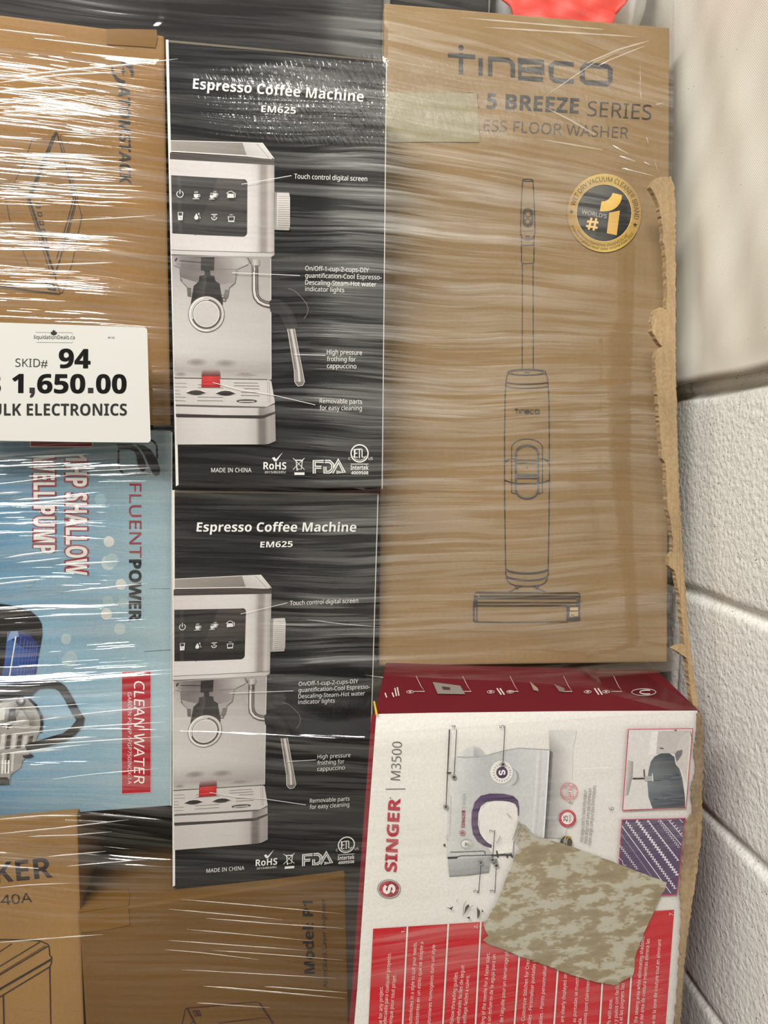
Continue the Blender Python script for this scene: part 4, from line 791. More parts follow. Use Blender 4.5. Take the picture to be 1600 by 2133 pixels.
patch = [(1076, 1709), (1092, 1716), (1106, 1732), (1130, 1742), (1187, 1759.5), (1258.7, 1785.5), (1320, 1810), (1384, 1834), (1380, 1850), (1374, 1857), (1362.7, 1883), (1336.7, 1938), (1319, 1987), (1317, 2010), (1314, 2026), (1275, 2047), (1230, 2038), (1187, 2026), (1130, 2004), (1080, 1987), (1040, 1970), (1012.5, 1960), (1003, 1953), (1015, 1945), (1007, 1930), (1004, 1918), (1015, 1905), (1037.5, 1860), (1060, 1806), (1068, 1782), (1079, 1762), (1074, 1735)]
from_bm('torn_paper_patch', slab(FS, dense(patch, 7, .9), .0005, .0036), PATCH, Sg)['label'] = 'brown and grey torn paper patch'
a = Art(FS, .0044)
for p in (((1064, 1745), (1072, 1722), (1078, 1706)), ((1068, 1750), (1077, 1728), (1084, 1712)), ((1080, 1712), (1092, 1722), (1100, 1738)), ((1098, 1728), (1112, 1738), (1124, 1742)), ((1052, 1690), (1060, 1697)), ((1030, 1752), (1037, 1742), (1038, 1736))):
    a.line(p, 1.6, (146, 142, 134)); a.line([(x+3, y+2) for x, y in p], .9, (186, 182, 174))
a.build('scuff_mark', Sg)
a = Art(FS, .0044)
for p in (((926, 1884), (934, 1886), (941, 1882), (938, 1890)), ((966, 1884), (972, 1878), (975, 1882), (968, 1892), (963, 1900)), ((968, 1906), (975, 1903), (976, 1909)), ((990, 1883), (997, 1893), (995, 1903), (991, 1909)), ((1000, 1888), (1004, 1893), (1000, 1895))): a.poly(p, (66, 62, 58))
for p in (((961, 1902), (963, 1880), (968, 1871)), ((948, 1873), (950, 1868)), ((974, 1886), (982, 1880))): a.line(p, 1.0, (110, 106, 100))
a.build('scuff_mark', Sg)
edge = [(1446, 1484), (1456, 1481), (1459, 1560), (1457, 1640), (1455, 1740), (1447, 1800), (1440, 1850), (1431, 1910), (1424, 1960), (1417, 2040), (1411, 2133), (1399, 2300), (1393, 2300), (1400, 2133), (1407, 2040), (1412, 1960), (1415, 1910), (1411, 1850), (1414, 1810), (1420, 1760), (1424, 1705), (1438, 1690), (1434, 1640), (1443, 1600), (1440, 1560), (1446, 1530)]
from_bm('torn_edge', slab(FS, dense(edge, 6, 1.6), .002, .0028), card_mat('torn_grey_board', (146, 124, 94), .4, .35), Sg)['label'] = 'brown torn corrugated edge'
from_bm('yellow_tape', slab(FS, [(776, 1459), (779, 1458), (785, 1484), (781, 1488)], .0006, .003), plain('yellow_tape', (214, 176, 30), .4), Sg)
# top flap of S: print in white on red
nS = Vector(SD).normalized(); P = FS.P+FS.v*(BOX['S'][7]/2)
GT = Frame.__new__(Frame); GT.P = P; GT.n = FS.u.cross(nS).normalized(); GT.n = -GT.n if GT.n.z > 0 else GT.n
GT.loc = lambda px, py, off=0.0: FS.Mi @ (hit(px, py, GT.P, GT.n) - GT.n*off)
a = Art(GT, .0006); zt = Z(780, 1380, 2.353); TW = (206, 190, 190)
for x, y0, y1 in ((52, 152, 175), (87, 150, 172), (100, 128, 168), (112, 124, 166)): a.line(zt((x, y0), (x+8, y1)), 2.6, TW)
for x in (175, 570, 665, 1045, 1135): c = zt((x, 147))[0]; a.ring(c, 7.4, 2.8, 1.0, TW); a.ell(c, 3, 1.3, TW)
for x in (600, 615, 1078, 1095): a.line(zt((x, 130), (x+22, 162)), 2.8, TW)
for x in (212, 440, 672, 935, 1180): a.line(zt((x-8, 70), (x+16, 120), (x+34, 146), (x-20, 146)), .9, TW)
a.poly(zt((285, 100), (420, 118), (445, 160), (310, 158)), (130, 122, 118)); a.poly(zt((330, 122), (370, 126), (372, 140), (335, 138)), (70, 40, 44)); a.poly(zt((760, 96), (800, 130), (805, 146), (780, 140)), (150, 130, 116)); a.poly(zt((880, 110), (930, 130), (935, 152), (905, 146)), (120, 104, 96))
c = zt((1320, 150))[0]; a.ring(c, 25, 7, 2.0, (170, 150, 150)); a.ring((c[0]+6, c[1]), 14, 4, 2.2, TW, 60, 300)
a.build('top_flap_print', Sg)
# ---- things behind and around -----------------------------------------------------------------------
def loose_box(name, x0, x1, y0, y1, z0, z1, mat, yaw, label, cat):
    root = empty(name, Matrix.Translation(((x0+x1)/2, (y0+y1)/2, z0)) @ Matrix.Rotation(yaw, 4, 'Z'))
    hx, hy, h = (x1-x0)/2, (y1-y0)/2, z1-z0
    bm = bmesh.new(); hexa(bm, [Vector(p) for p in ((-hx, -hy, 0), (hx, -hy, 0), (hx, -hy, h), (-hx, -hy, h), (-hx, hy, 0), (hx, hy, 0), (hx, hy, h), (-hx, hy, h))], .003)
    from_bm('carton_body', bm, mat, root)
    bm = bmesh.new(); hexa(bm, [Vector(p) for p in ((-hx+.004, -hy-.0006, h*.5), (hx-.004, -hy-.0006, h*.5), (hx-.004, -hy-.0006, h*.5+.04), (-hx+.004, -hy-.0006, h*.5+.04), (-hx+.004, -hy+.0004, h*.5), (hx-.004, -hy+.0004, h*.5), (hx-.004, -hy+.0004, h*.5+.04), (-hx+.004, -hy+.0004, h*.5+.04))], 0)
    from_bm('tape_strip', bm, DKT, root)
    tag(root, label, cat); return root
DKB2 = card_mat('black_carton_board', (20, 17, 17), 0, .1); DKT = plain('dark_tape', (30, 26, 26), .3)
loose_box('black_carton', -.70, -.009, .905, 1.12, CH+.396, CH+.66, DKB2, .0, 'black carton lying on top of the brown and upper black cartons, along the top edge', 'carton')
loose_box('black_carton', .0, .118, .96, 1.09, CH+.508, CH+.66, DKB2, .0, 'small black carton behind the top left corner of the floor washer carton', 'carton')

# ------------------------------------------------------------------ torn corrugated board between the cartons and the wall
CBP = Vector((.325, .80, CH-.24)); cv = Vector((0, .088, .75)).normalized(); cu = Vector((.97, .10, 0)); cu = (cu-cv*cu.dot(cv)).normalized()
FB = Frame(CBP, cu, cv)
bo = [(1398, 367), (1404, 385), (1407, 420), (1407.5, 650), (1408.5, 800), (1411, 900), (1414, 1000), (1419, 1100), (1426, 1200), (1434, 1310), (1446, 1410), (1456, 1478), (1444, 1478), (1438, 1440), (1431, 1372), (1424, 1366), (1402, 1352), (1412, 1346), (1426, 1343), (1420, 1290), (1414, 1230), (1406, 1190), (1393, 1178), (1394, 1160), (1402, 1150), (1400, 1110), (1396, 1080), (1390, 1062), (1388, 1020), (1386, 965), (1379, 955), (1378, 930), (1374, 890), (1370, 830), (1366, 790), (1364, 745), (1372, 728), (1380, 722), (1366, 706), (1357, 690), (1356, 670), (1362, 650), (1376, 640), (1388, 646), (1389, 600), (1387, 560), (1385, 520), (1381, 505), (1380, 470), (1375, 440), (1372, 425), (1364, 405), (1354, 390), (1362, 374), (1380, 368)]
tb = empty('torn_corrugated_board', Matrix.Translation(CBP))
def board():
    bm = bmesh.new(); P = dense(bo, 5, 1.3); n_ = len(P)
    fr = [FB.M @ FB.loc(x, y, .0) - CBP for x, y in P]
    a_ = [bm.verts.new(p+Vector((0, random.uniform(-.001, .0), 0))) for p in fr]; b_ = [bm.verts.new(p+Vector((-.0015, .006, 0))) for p in fr]
    bm.faces.new(a_); bm.faces.new(b_[::-1])
    for i in range(n_): bm.faces.new([a_[i], b_[i], b_[(i+1) % n_], a_[(i+1) % n_]])
    bmesh.ops.recalc_face_normals(bm, faces=bm.faces[:]); return bm
from_bm('torn_liner', board(), TORN, tb)
bm = bmesh.new()                                                     # the flat board itself runs back along the wall
rp_ = [(1406.5, 420), (1407, 650), (1408, 800), (1410.5, 900), (1413.5, 1000), (1418.5, 1100), (1425.5, 1200), (1433.5, 1310), (1445, 1410), (1455, 1476)]
A_ = [FB.M @ FB.loc(x, y, 0) - CBP for x, y in rp_]; rows = []
for dx, dy in ((-.0035, .001), (-.0005, .0), (-.0002, .014), (-.0032, .014)): rows.append([bm.verts.new(p+Vector((dx, dy, 0))) for p in A_])
for q in range(4):
    r0, r1 = rows[q], rows[(q+1) % 4]
    for i in range(len(A_)-1): bm.faces.new([r0[i], r0[i+1], r1[i+1], r1[i]])
bm.faces.new([r[0] for r in rows]); bm.faces.new([r[-1] for r in rows][::-1]); bmesh.ops.recalc_face_normals(bm, faces=bm.faces[:])
from_bm('board_panel', bm, card_mat('board_side', (178, 150, 108), .3, .15), tb)
tag(tb, 'narrow torn tan cardboard sheet standing between the floor washer carton and the wall', 'cardboard')
loose_box('black_carton', .24, .345, .955, 1.06, CH-.235, CH+.02, DKB2, .1, 'black carton mostly hidden behind the lower right edge of the floor washer carton', 'carton')

# ------------------------------------------------------------------ white plastic bag with a red print, on top of the right carton
def bag_mesh():
    bm = bmesh.new(); bmesh.ops.create_icosphere(bm, subdivisions=5, radius=1)
    for v in bm.verts:
        p = v.co.copy(); k_ = 1/max(abs(p.x)**3.2+abs(p.y)**3.2+abs(p.z)**3.2, 1e-9)**(1/3.2); p = p*k_
        w_ = .05*math.sin(p.x*9+p.z*5)+.035*math.sin(p.x*17-p.z*7+p.y*3)+.03*math.sin(p.z*15+p.y*8)
        p = p*(1+.5*w_); v.co = Vector((p.x*.098, p.y*.055, (p.z+1)*.11))
        v.co.z = max(v.co.z, .004)
    return bm
BAGM, n, b_ = new_mat('white_plastic_film'); b_.inputs['Base Color'].default_value = lin((226, 226, 226)); b_.inputs['Roughness'].default_value = .3
bag = empty('plastic_bag', Matrix.Translation((.228, 1.03, CH+.512)))
from_bm('bag_body', bag_mesh(), BAGM, bag, True)
bm = bmesh.new(); bmesh.ops.create_grid(bm, x_segments=40, y_segments=24, size=1)
for v in bm.verts:
    x, y = v.co.x, v.co.y; r = (abs(x)**4+abs(y)**4)**.25
    m_ = max(abs(x), abs(y)); 
    if r > 0: s_ = m_/r; x *= s_ if False else 1
    k_ = 1-.12*max(0, abs(x)-.75)/.25*max(0, abs(y)-.6)/.4*2
    v.co = Vector((-.020+x*.078*k_, -.071-.006*(1-x*x)*(1-y*y)+.0025*math.sin(x*13+y*4)+.002*math.sin(y*17-x*6),   .088+y*.086*k_))
RED_, n, b_ = new_mat('red_print'); b_.inputs['Base Color'].default_value = lin((226, 62, 48)); b_.inputs['Roughness'].default_value = .6
pz = from_bm('red_print', bm, RED_, bag, True); pz.modifiers.new('t', 'SOLIDIFY').thickness = .002; pz['label'] = 'coral red rounded panel'
tag(bag, 'white plastic bag with a coral red panel, on top of the tall floor washer carton', 'plastic bag')

# ------------------------------------------------------------------ stretch film wrapped round the whole load
def span(k, z):
    """left and right end of carton k's front face at height z (or None)"""
    fr = FR[k]; x, y, zz, yaw, lean, rho, w, h = BOX[k]
    out = []
    for s_ in (-.5, .5):
        c0 = fr.P+fr.u*w*s_-fr.v*h*.5; c1 = fr.P+fr.u*w*s_+fr.v*h*.5
        if k in 'CDS': c0 = c0-(c1-c0)*((c0.z-0)/(c1.z-c0.z))
        if k == 'T': c1 = c1+(c1-c0)*.22
        if k in ('A', 'E1'): c1 = c1+(c1-c0)*.4
        t = (z-c0.z)/(c1.z-c0.z)
        if t < -.004 or t > 1.004: return None
        p = c0+(c1-c0)*t; out.append((p.x, p.y))
    return out
def lower_hull(P):
    P = sorted(P); H = []
    for p in P:
        while len(H) > 1 and (H[-1][0]-H[-2][0])*(p[1]-H[-2][1])-(H[-1][1]-H[-2][1])*(p[0]-H[-2][0]) <= 0: H.pop()
        H.append(p)
    return H
NZ, NX, NB = 300, 190, 14
zs = np.linspace(.01, CH+.66, NZ); XR = np.zeros(NZ); YR = np.zeros(NZ); H_ = []
for i, z in enumerate(zs):
    P = []
    for k in BOX:
        s_ = span(k, z)
        if s_: P += s_
    P = [p for p in P]; xr = max(P, key=lambda p: p[0]); XR[i] = xr[0]; H_.append(P)
ker = np.exp(-(np.arange(-9, 10)/4.0)**2); ker /= ker.sum()
def smooth(a): return np.convolve(np.pad(a, 9, mode='edge'), ker, 'valid')
XRs = np.maximum(smooth(XR), XR)+.0022
Y = np.zeros((NZ, NX)); Xg = np.zeros((NZ, NX))
for i in range(NZ):
    Hh = lower_hull(H_[i]); hx = [p[0] for p in Hh]; hy = [p[1] for p in Hh]
    Xg[i] = -.62+(XRs[i]+.62)*np.linspace(0, 1, NX)**.98
    Y[i] = np.interp(Xg[i], hx, hy)
Ysm = np.stack([smooth(Y[:, j]) for j in range(NX)], 1)
Y = np.minimum(Ysm, Y)-.0062
V, F = [], []
for i in range(NZ):
    for j in range(NX): V.append((Xg[i, j], Y[i, j], zs[i]))
    for q in range(1, NB+1):                                          # round the corner and back along the side
        t = q/NB; d = .004*t if q < 3 else .004; V.append((Xg[i, -1]+.0012-.115*(.26*t)*.9, Y[i, -1]+.0015+.26*t**1.5, zs[i]))
NT = NX+NB
for i in range(NZ-1):
    for j in range(NT-1): F.append((i*NT+j, i*NT+j+1, (i+1)*NT+j+1, (i+1)*NT+j))
me = bpy.data.meshes.new('stretch_film'); me.from_pydata(V, [], F)
for p in me.polygons: p.use_smooth = True
# how much the layers of film cling (clear) or stand off (hazy), and where it is crumpled
hz_pts = [(60, 120, .55), (150, 300, .55), (300, 300, .5), (150, 600, .45), (330, 700, .35), (60, 1000, .7), (200, 1200, .6), (330, 1100, .5), (100, 1500, .6), (300, 1550, .45), (100, 1780, .22), (300, 1780, .36), (80, 2050, .04), (300, 2000, .16), (500, 1950, .25), (650, 2100, .26), (650, 1950, .25), (420, 1960, .22),
          (420, 120, .35), (600, 200, .75), (760, 250, .85), (450, 260, .45), (700, 450, .75), (700, 600, .85), (420, 600, .42), (700, 800, .9), (420, 800, .42), (700, 940, .8), (450, 980, .3), (500, 1100, .35), (700, 1120, .75), (700, 1350, .8), (420, 1350, .4), (700, 1600, .6), (420, 1600, .35), (600, 1800, .5),
          (900, 80, .7), (1200, 120, .75), (1150, 10, .12), (1330, 20, .08), (1000, 8, .1), (900, 250, .95), (1250, 250, .7), (900, 450, .95), (1150, 450, .75), (1330, 560, .12), (1350, 450, .15), (900, 700, 1.0), (1200, 640, .7), (1300, 680, .25), (1000, 850, .95), (1250, 850, .85), (1350, 800, .5), (900, 1000, .8), (1200, 1000, .75), (900, 1150, .62), (1150, 1120, .45), (1300, 1080, .35), (900, 1300, .62), (1200, 1320, .75), (1350, 1250, .5), (1415, 1300, .2), (1100, 1420, .18), (900, 1405, .12), (1300, 1410, .22), (1000, 1395, .12), (1200, 1395, .15),
          (900, 1550, .30), (1150, 1600, .30), (1350, 1600, .25), (800, 1800, .45), (1000, 1900, .40), (1200, 1900, .3), (850, 2060, .5), (1300, 2050, .25), (1420, 1900, .1), (100, 20, .08), (500, 30, .22), (700, 50, .4), (300, 20, .1)]
HP = np.array(hz_pts); hv = np.zeros(len(V)); cr = np.zeros(len(V)); ml = np.zeros(len(V))
for i, v in enumerate(V):
    px, py = topx(Vector(v)); d2 = ((HP[:, 0]-px)/1.0)**2+((HP[:, 1]-py)/.8)**2; w_ = np.exp(-d2/(2*70.0**2))+1e-5/(1+d2/1e4)
    hv[i] = (w_*HP[:, 2]).sum()/w_.sum()*(.72 if 345 < px < 800 else (.85 if 820 < px < 1400 and py < 1390 else 1))
    top = 118+max(0, (620-px))*.10 if px < 900 else 118; lo = 305+(px-800)*.03
    e1_ = min(1, max(0, (py-top)/18))*min(1, max(0, (lo-py)/14)); e2_ = min(1, max(0, (px-380)/220))*min(1, max(0, (1340-px)/80))*(.75 if px < 800 else 1)
    cr[i] = e1_*e2_
    lf = min(1, max(0, (420-px)/200)); dn = min(1, max(0, (1960-py)/160)); tp = min(1, max(0, (py-60-.09*px)/40)) if px < 800 else 1
    ml[i] = (.42+.75*lf*dn)*(.22+.78*tp)*(1 if px < 1250 else .7)*(1-.35*min(1, max(0, (py-1480)/100))*(px > 760))*(.3 if px > 960 and py < 40-(1150-px)*.09 else 1)*(1 if py > 100+.1*px or px > 800 else (.12 if px < 330 else .45))
for nm, arr in (('cling', hv), ('crumple', cr), ('ripple', ml)):
    at = me.attributes.new(nm, 'FLOAT', 'POINT'); at.data.foreach_set('value', arr.astype(np.float32))
FM = bpy.data.materials.new('stretch_film'); FM.use_nodes = True; n = FM.node_tree; n.nodes.clear(); L = n.links.new
out = N(n, 'ShaderNodeOutputMaterial'); tcn = N(n, 'ShaderNodeTexCoord'); sx = N(n, 'ShaderNodeSeparateXYZ'); L(tcn.outputs['Object'], sx.inputs[0])
def mth(op, a_, b_=None, c_=None, clamp=False):
    q = N(n, 'ShaderNodeMath', operation=op); q.use_clamp = clamp
    for i_, v_ in enumerate((a_, b_, c_)):
        if v_ is None: continue
        if isinstance(v_, (int, float)): q.inputs[i_].default_value = v_
        else: L(v_, q.inputs[i_])
    return q.outputs[0]
def comb(x, y, z):
    q = N(n, 'ShaderNodeCombineXYZ')
    for i_, v_ in enumerate((x, y, z)):
        if isinstance(v_, (int, float)): q.inputs[i_].default_value = v_
        else: L(v_, q.inputs[i_])
    return q.outputs[0]
def noise(vec, sc, det=2, ro=.5, dist=0):
    q = N(n, 'ShaderNodeTexNoise'); q.inputs['Scale'].default_value = sc; q.inputs['Detail'].default_value = det; q.inputs['Roughness'].default_value = ro; q.inputs['Distortion'].default_value = dist; L(vec, q.inputs['Vector']); return q.outputs['Fac']
def ramp(v, a_, b_):
    q = N(n, 'ShaderNodeMapRange'); q.interpolation_type = 'SMOOTHSTEP'; q.inputs['From Min'].default_value = a_; q.inputs['From Max'].default_value = b_; L(v, q.inputs['Value']); return q.outputs[0]
X_, Z_ = sx.outputs['X'], sx.outputs['Z']
# the pull of the film: streaks run along, fanning slightly up and down
w1 = noise(comb(mth('MULTIPLY', X_, 2.6), 0, mth('MULTIPLY', Z_, 5.0)), 1, 1)
w2 = noise(comb(mth('MULTIPLY', X_, 9.0), 3, mth('MULTIPLY', Z_, 16.0)), 1, 1)
Zw = mth('ADD', Z_, mth('ADD', mth('MULTIPLY', mth('SUBTRACT', w1, .5), .045), mth('MULTIPLY', mth('SUBTRACT', w2, .5), .006)))
def streak(fx, fz, seed, det=2, ro=.5): return noise(comb(mth('MULTIPLY', X_, fx), seed, mth('MULTIPLY', Zw, fz)), 1, det, ro)
atc = N(n, 'ShaderNodeAttribute', attribute_name='cling').outputs['Fac']; atr = N(n, 'ShaderNodeAttribute', attribute_name='crumple').outputs['Fac']
fine = streak(7.5, 240, 1.3, 2, .55); broad = streak(4.6, 145, 7.7, 2, .5); wide = streak(2.6, 22, 4.1, 2, .5)
# crumpled band: short slanting ripples
diag = noise(comb(mth('MULTIPLY', mth('ADD', X_, mth('MULTIPLY', Z_, .55)), 260.0), 2.2, mth('MULTIPLY', mth('SUBTRACT', Z_, mth('MULTIPLY', X_, .4)), 85.0)), 1, 2, .5, .4)
lump = noise(comb(mth('MULTIPLY', X_, 30.0), 9.2, mth('MULTIPLY', Zw, 75.0)), 1, 3, .55)
arp = N(n, 'ShaderNodeAttribute', attribute_name='ripple').outputs['Fac']
clus = mth('ADD', .35, mth('MULTIPLY', ramp(streak(3.0, 34, 12.9, 1), .38, .62), 1.0))
hgt = mth('MULTIPLY', mth('MULTIPLY', arp, clus), mth('ADD', mth('MULTIPLY', fine, .0019), mth('MULTIPLY', broad, .0027)))
hgt = mth('ADD', hgt, mth('MULTIPLY', atr, mth('ADD', mth('MULTIPLY', diag, .0017), mth('MULTIPLY', lump, .0013))))
bp = N(n, 'ShaderNodeBump'); bp.inputs['Strength'].default_value = 1.0; bp.inputs['Distance'].default_value = 1.0; L(hgt, bp.inputs['Height'])
# stand-off film shows as pale streaks; clinging film is almost clear
mask = mth('ADD', mth('MULTIPLY', ramp(broad, .47, .57), .55), mth('MULTIPLY', ramp(fine, .47, .58), .45))
mask = mth('MULTIPLY', mask, mth('ADD', .45, mth('MULTIPLY', ramp(wide, .35, .60), .55)))
mask = mth('MULTIPLY', mth('ADD', mask, mth('MULTIPLY', atr, mth('ADD', .18, mth('MULTIPLY', ramp(lump, .45, .62), .25)))), atc)
lw = N(n, 'ShaderNodeLayerWeight'); lw.inputs['Blend'].default_value = .25
gf = mth('ADD', mth('ADD', .035, mth('MULTIPLY', mask, .20)), mth('ADD', mth('MULTIPLY', lw.outputs['Fresnel'], .12), mth('MULTIPLY', mth('MULTIPLY', ramp(arp, .5, 1.1), ramp(fine, .46, .62)), .13)), None, True)
g = N(n, 'ShaderNodeBsdfAnisotropic'); g.distribution = 'GGX'; L(mth('ADD', .10, mth('MULTIPLY', atr, .22)), g.inputs['Roughness']); g.inputs['Color'].default_value = (.98, .98, .97, 1); L(bp.outputs[0], g.inputs['Normal'])
df = N(n, 'ShaderNodeBsdfDiffuse'); df.inputs['Color'].default_value = (.86, .85, .82, 1); L(bp.outputs[0], df.inputs['Normal'])
tr = N(n, 'ShaderNodeBsdfTransparent'); tr.inputs['Color'].default_value = (.985, .985, .98, 1)
m1 = N(n, 'ShaderNodeMixShader'); L(mth('MULTIPLY', mask, .13), m1.inputs[0]); L(tr.outputs[0], m1.inputs[1]); L(df.outputs[0], m1.inputs[2])
m2 = N(n, 'ShaderNodeMixShader'); L(gf, m2.inputs[0]); L(m1.outputs[0], m2.inputs[1]); L(g.outputs[0], m2.inputs[2]); L(m2.outputs[0], out.inputs[0])
fo = link('stretch_film', me, FM); tag(fo, 'clear stretch film wrapped in streaky layers around the whole stack of cartons', 'stretch film')

# pleats: narrow doubled folds of the film, each a thin raised ribbon on its surface
VA = np.array(V); VPX = np.array([topx(Vector(v)) for v in V])
PM, n, b_ = new_mat('folded_film'); n.nodes.remove(b_); out = [q for q in n.nodes if q.type == 'OUTPUT_MATERIAL'][0]
gl = N(n, 'ShaderNodeBsdfAnisotropic'); gl.inputs['Roughness'].default_value = .28; gl.inputs['Color'].default_value = (1, 1, .99, 1)
dd = N(n, 'ShaderNodeBsdfDiffuse'); dd.inputs['Color'].default_value = (.92, .91, .88, 1); tt = N(n, 'ShaderNodeBsdfTransparent')
ma = N(n, 'ShaderNodeMixShader'); ma.inputs[0].default_value = .45; n.links.new(dd.outputs[0], ma.inputs[1]); n.links.new(gl.outputs[0], ma.inputs[2])
mb = N(n, 'ShaderNodeMixShader'); mb.inputs[0].default_value = .42; n.links.new(tt.outputs[0], mb.inputs[1]); n.links.new(ma.outputs[0], mb.inputs[2]); n.links.new(mb.outputs[0], out.inputs[0])
PT = PM.copy(); PT.name = 'folded_film_thin'
[q for q in PT.node_tree.nodes if q.type == 'MIX_SHADER'][1].inputs[0].default_value = .2
def on_film(px, py):
    i_ = int(np.argmin((VPX[:, 0]-px)**2+(VPX[:, 1]-py)**2)); return hit(px, py, Vector(VA[i_]), Vector((-.17, -.985, 0)))+Vector((-.0002, -.0012, 0))
def pleat(pts, w):
    P = []
    for i in range(len(pts)-1):
        a_, b2 = Vector(pts[i]), Vector(pts[i+1]); k_ = max(2, int((b2-a_).length/22))
        P += [a_+(b2-a_)*(q/k_) for q in range(k_)]
    P.append(Vector(pts[-1])); m_ = len(P); bm = bmesh.new(); rows = []
    for i, p in enumerate(P):
        t = i/(m_-1); ww = w*(min(1, t*5+.12)*min(1, (1-t)*4+.1))*(.75+.5*random.random())*.5
        c = on_film(p.x, p.y); s_ = ww*c.y/FPX
        rows.append([bm.verts.new(c+Vector((0, 0, s_))), bm.verts.new(c+Vector((-.00004, -max(.0002, s_*.8), s_*.25))), bm.verts.new(c+Vector((0, 0, -s_)))])
    for r0, r1 in zip(rows, rows[1:]):
        for q in (0, 1): bm.faces.new([r0[q], r1[q], r1[q+1], r0[q+1]])
    from_bm('film_pleat', bm, PT if pts[0][1] > 1860 and pts[0][0] > 300 else PM, fo, True)
for pts, w in ((((-5, 164), (150, 147), (260, 137), (372, 124)), 4.5), (((-5, 174), (130, 157), (255, 151)), 3.5), (((-5, 192), (90, 186), (178, 183)), 7), (((-5, 218), (100, 208), (190, 202)), 5), (((-5, 236), (120, 228), (205, 224)), 4), (((-5, 62), (75, 72), (140, 78)), 2.6), (((72, 81), (170, 92), (260, 103)), 3),
               (((1352, 86), (1290, 104), (1215, 136)), 3.2), (((1345, 96), (1270, 126), (1190, 168)), 2.6), (((1330, 78), (1200, 70), (1010, 58)), 3), (((1300, 66), (1150, 54), (960, 38)), 2.6), (((1372, 362), (1340, 270), (1334, 190), (1333, 118)), 3), (((1368, 352), (1280, 306), (1190, 252), (1130, 222)), 3), (((1362, 350), (1250, 312), (1120, 290)), 2.6), (((1366, 368), (1300, 352), (1215, 352)), 2.4), (((1340, 238), (1352, 222), (1390, 214)), 1.6), (((1290, 108), (1240, 130), (1130, 205)), 2),
               (((60, 1502), (200, 1484), (346, 1469)), 2.6), (((-5, 1532), (170, 1514), (346, 1503)), 3), (((-5, 1556), (180, 1544), (344, 1533)), 2.4), (((-5, 1571), (90, 1560), (190, 1549)), 3.6), (((-5, 1476), (120, 1470), (185, 1464)), 2.6), (((110, 1622), (190, 1612), (330, 1600)), 2.2),
               (((-5, 1736), (120, 1724), (270, 1706)), 3), (((-5, 1706), (90, 1698), (170, 1698)), 3.2), (((100, 1783), (170, 1777), (222, 1772)), 2.6), (((140, 1803), (220, 1796), (312, 1788)), 2), (((60, 1741), (160, 1738), (235, 1731)), 2.2), (((-5, 1848), (60, 1842), (150, 1838)), 2), (((-5, 1962), (120, 1952), (215, 1945)), 2.4),
               (((380, 1872), (520, 1884), (716, 1902)), 2.2), (((352, 1892), (480, 1904), (590, 1914)), 2.2), (((430, 1911), (560, 1922), (716, 1932)), 2.2), (((390, 1934), (520, 1946), (650, 1958)), 2), (((352, 1957), (440, 1964), (640, 1978)), 2), (((445, 1978), (560, 1986), (715, 1998)), 2), (((425, 2052), (560, 2064), (720, 2078)), 3.4), (((412, 2087), (480, 2092), (562, 2097)), 2.2), (((552, 2053), (640, 2060), (724, 2066)), 2.4), (((345, 1976), (420, 1983), (540, 1997)), 1.8),
               (((380, 2018), (520, 2026), (700, 2036)), 1.6), (((1205, 1600), (1260, 1599), (1305, 1596)), 1.6), (((760, 1405), (930, 1430), (1080, 1444)), 1.8), (((640, 1290), (720, 1300), (800, 1306)), 1.8)):
    pleat(pts, w)
for q in range(46):                                                  # the tight small folds at the left
    y0 = random.choice((random.uniform(150, 640), random.uniform(900, 1680), random.uniform(230, 470), random.uniform(930, 1320)))
    x0 = random.uniform(-60, 190)*random.random()**.5; l = random.uniform(50, 200); sl = (.05 if y0 < 450 else (-.02 if y0 < 1000 else -.08))+random.uniform(-.05, .03)
    if y0 < 930 and y0 > 650: continue
    pleat(((x0, y0), (x0+l*.5, y0+sl*l*.5+random.uniform(-1.5, 1.5)), (x0+l, y0+sl*l)), random.uniform(1.6, 5.2))

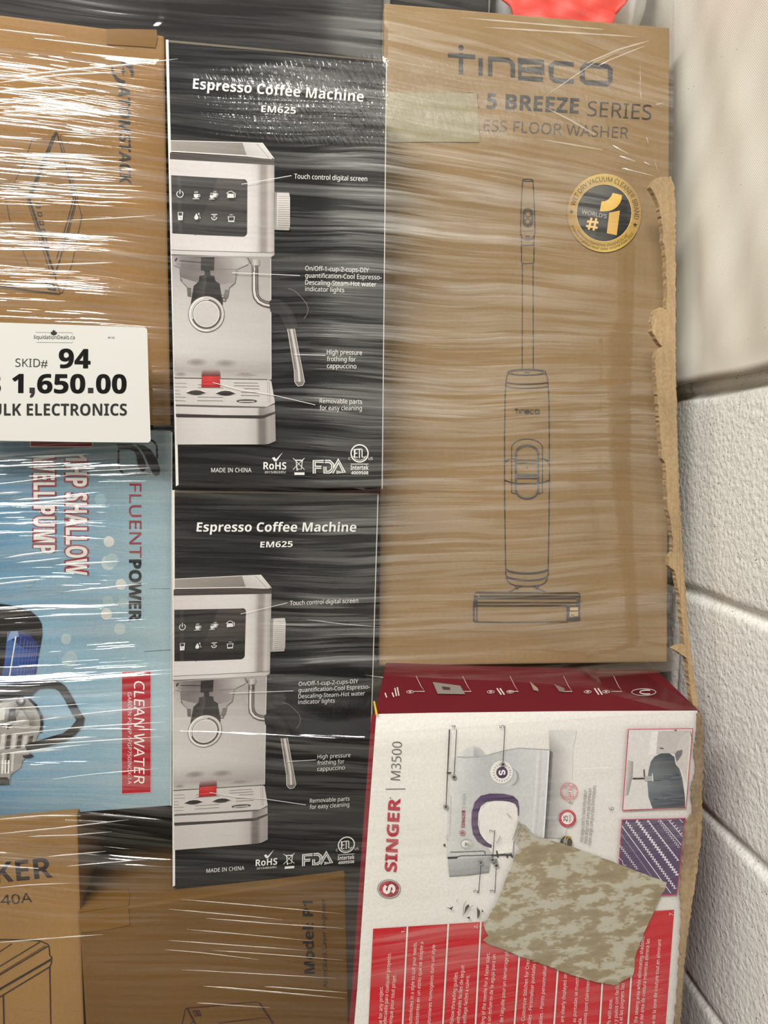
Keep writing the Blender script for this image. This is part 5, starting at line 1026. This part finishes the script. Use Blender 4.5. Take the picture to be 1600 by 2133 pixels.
# ------------------------------------------------------------------ white price sign taped on the film
def sign():
    yaw = .195; P = Vector((-.32, .726, CH+.16)); u = Vector((math.cos(yaw), math.sin(yaw), 0)); fr = Frame(P, u, Vector((0, 0, 1)))
    root = empty('price_sign', fr.M)
    c = [(-84, 669), (0, 672), (150, 677)]+arc((299, 690), 8, 8, 88, 0, 5)+[(310, 800)]+arc((307, 915), 7, 7, 0, -90, 5)+[(150, 920.5), (0, 918), (-84, 917)]
    from_bm('sheet', slab(fr, c, .0008, 0), plain('sign_paper', (194, 193, 187), .6), root)
    a = Art(fr, .0010); K = (20, 20, 20)
    
    for ox, oy in ((-.9, 0), (.9, 0), (0, -.7), (0, .7), (.7, .6), (-.7, -.6), (.7, -.6), (-.7, .6)):
        for t, x0, x1, y0 in (('$', -19, 1.5, 818), ('1', 26.5, 48.5, 818), ('650', 78.5, 177, 818.6), ('00', 201, 263, 819)):
            a.text(t, (x0+ox, y0+oy), (x1+ox, y0+oy+.2), 38.5, K, .012, up=(.01, -1)); a.i -= 1
        a.text('94', (123.5+ox, 766+oy), (188+ox, 767+oy), 39, K, .012, up=(.01, -1)); a.i -= 1
    a.i += 3
    a.poly([(62, 807.5), (73, 807.5), (73, 819), (70, 826), (64, 829), (62.5, 826), (66.5, 819), (62, 819)], K); a.poly([(183.5, 808), (194.8, 808), (194.8, 819), (183.5, 819)], K)
    a.text('SKID#', (32.5, 764), (99.5, 765), 17, K, -.006); a.text('BULK ELECTRONICS', (-36, 865.5), (264.5, 865.5), 24.5, K, .014)
    a.build('sign_lettering', root, None, 'black sign lettering')
    a = Art(fr, .0010)
    a.text('46142', (224.5, 705.4), (239, 705.5), 4, (60, 60, 60), .002); a.build('sheet_number', root)
    a.text('liquidationDeals.ca', (71.5, 706.2), (156, 706.8), 7.8, (40, 40, 40), .006)
    for p in (((75, 692.4), (104, 692.8)), ((122, 693), (151, 693.2), (151, 698)), ((76, 713.2), (151.6, 714), (151.6, 710))): a.line(p, .6, (120, 120, 118))
    half = [(0, -9), (1.6, -6.2), (3.4, -7), (2.8, -2.6), (4.8, -4.4), (5.2, -3.2), (7, -3.4), (6.2, -.8), (6.9, 0), (3.6, 2.6), (4, 3.6), (.5, 3.2), (.5, 5.6)]
    a.poly([(112.5+x, 695+y*.9) for x, y in half]+[(112.5-x, 695+y*.9) for x, y in half[::-1]], (24, 24, 24))
    a.build('shop_logo', root)
    tag(root, 'white price sheet with large black numbers, stuck on the film at left', 'price sign')
sign()
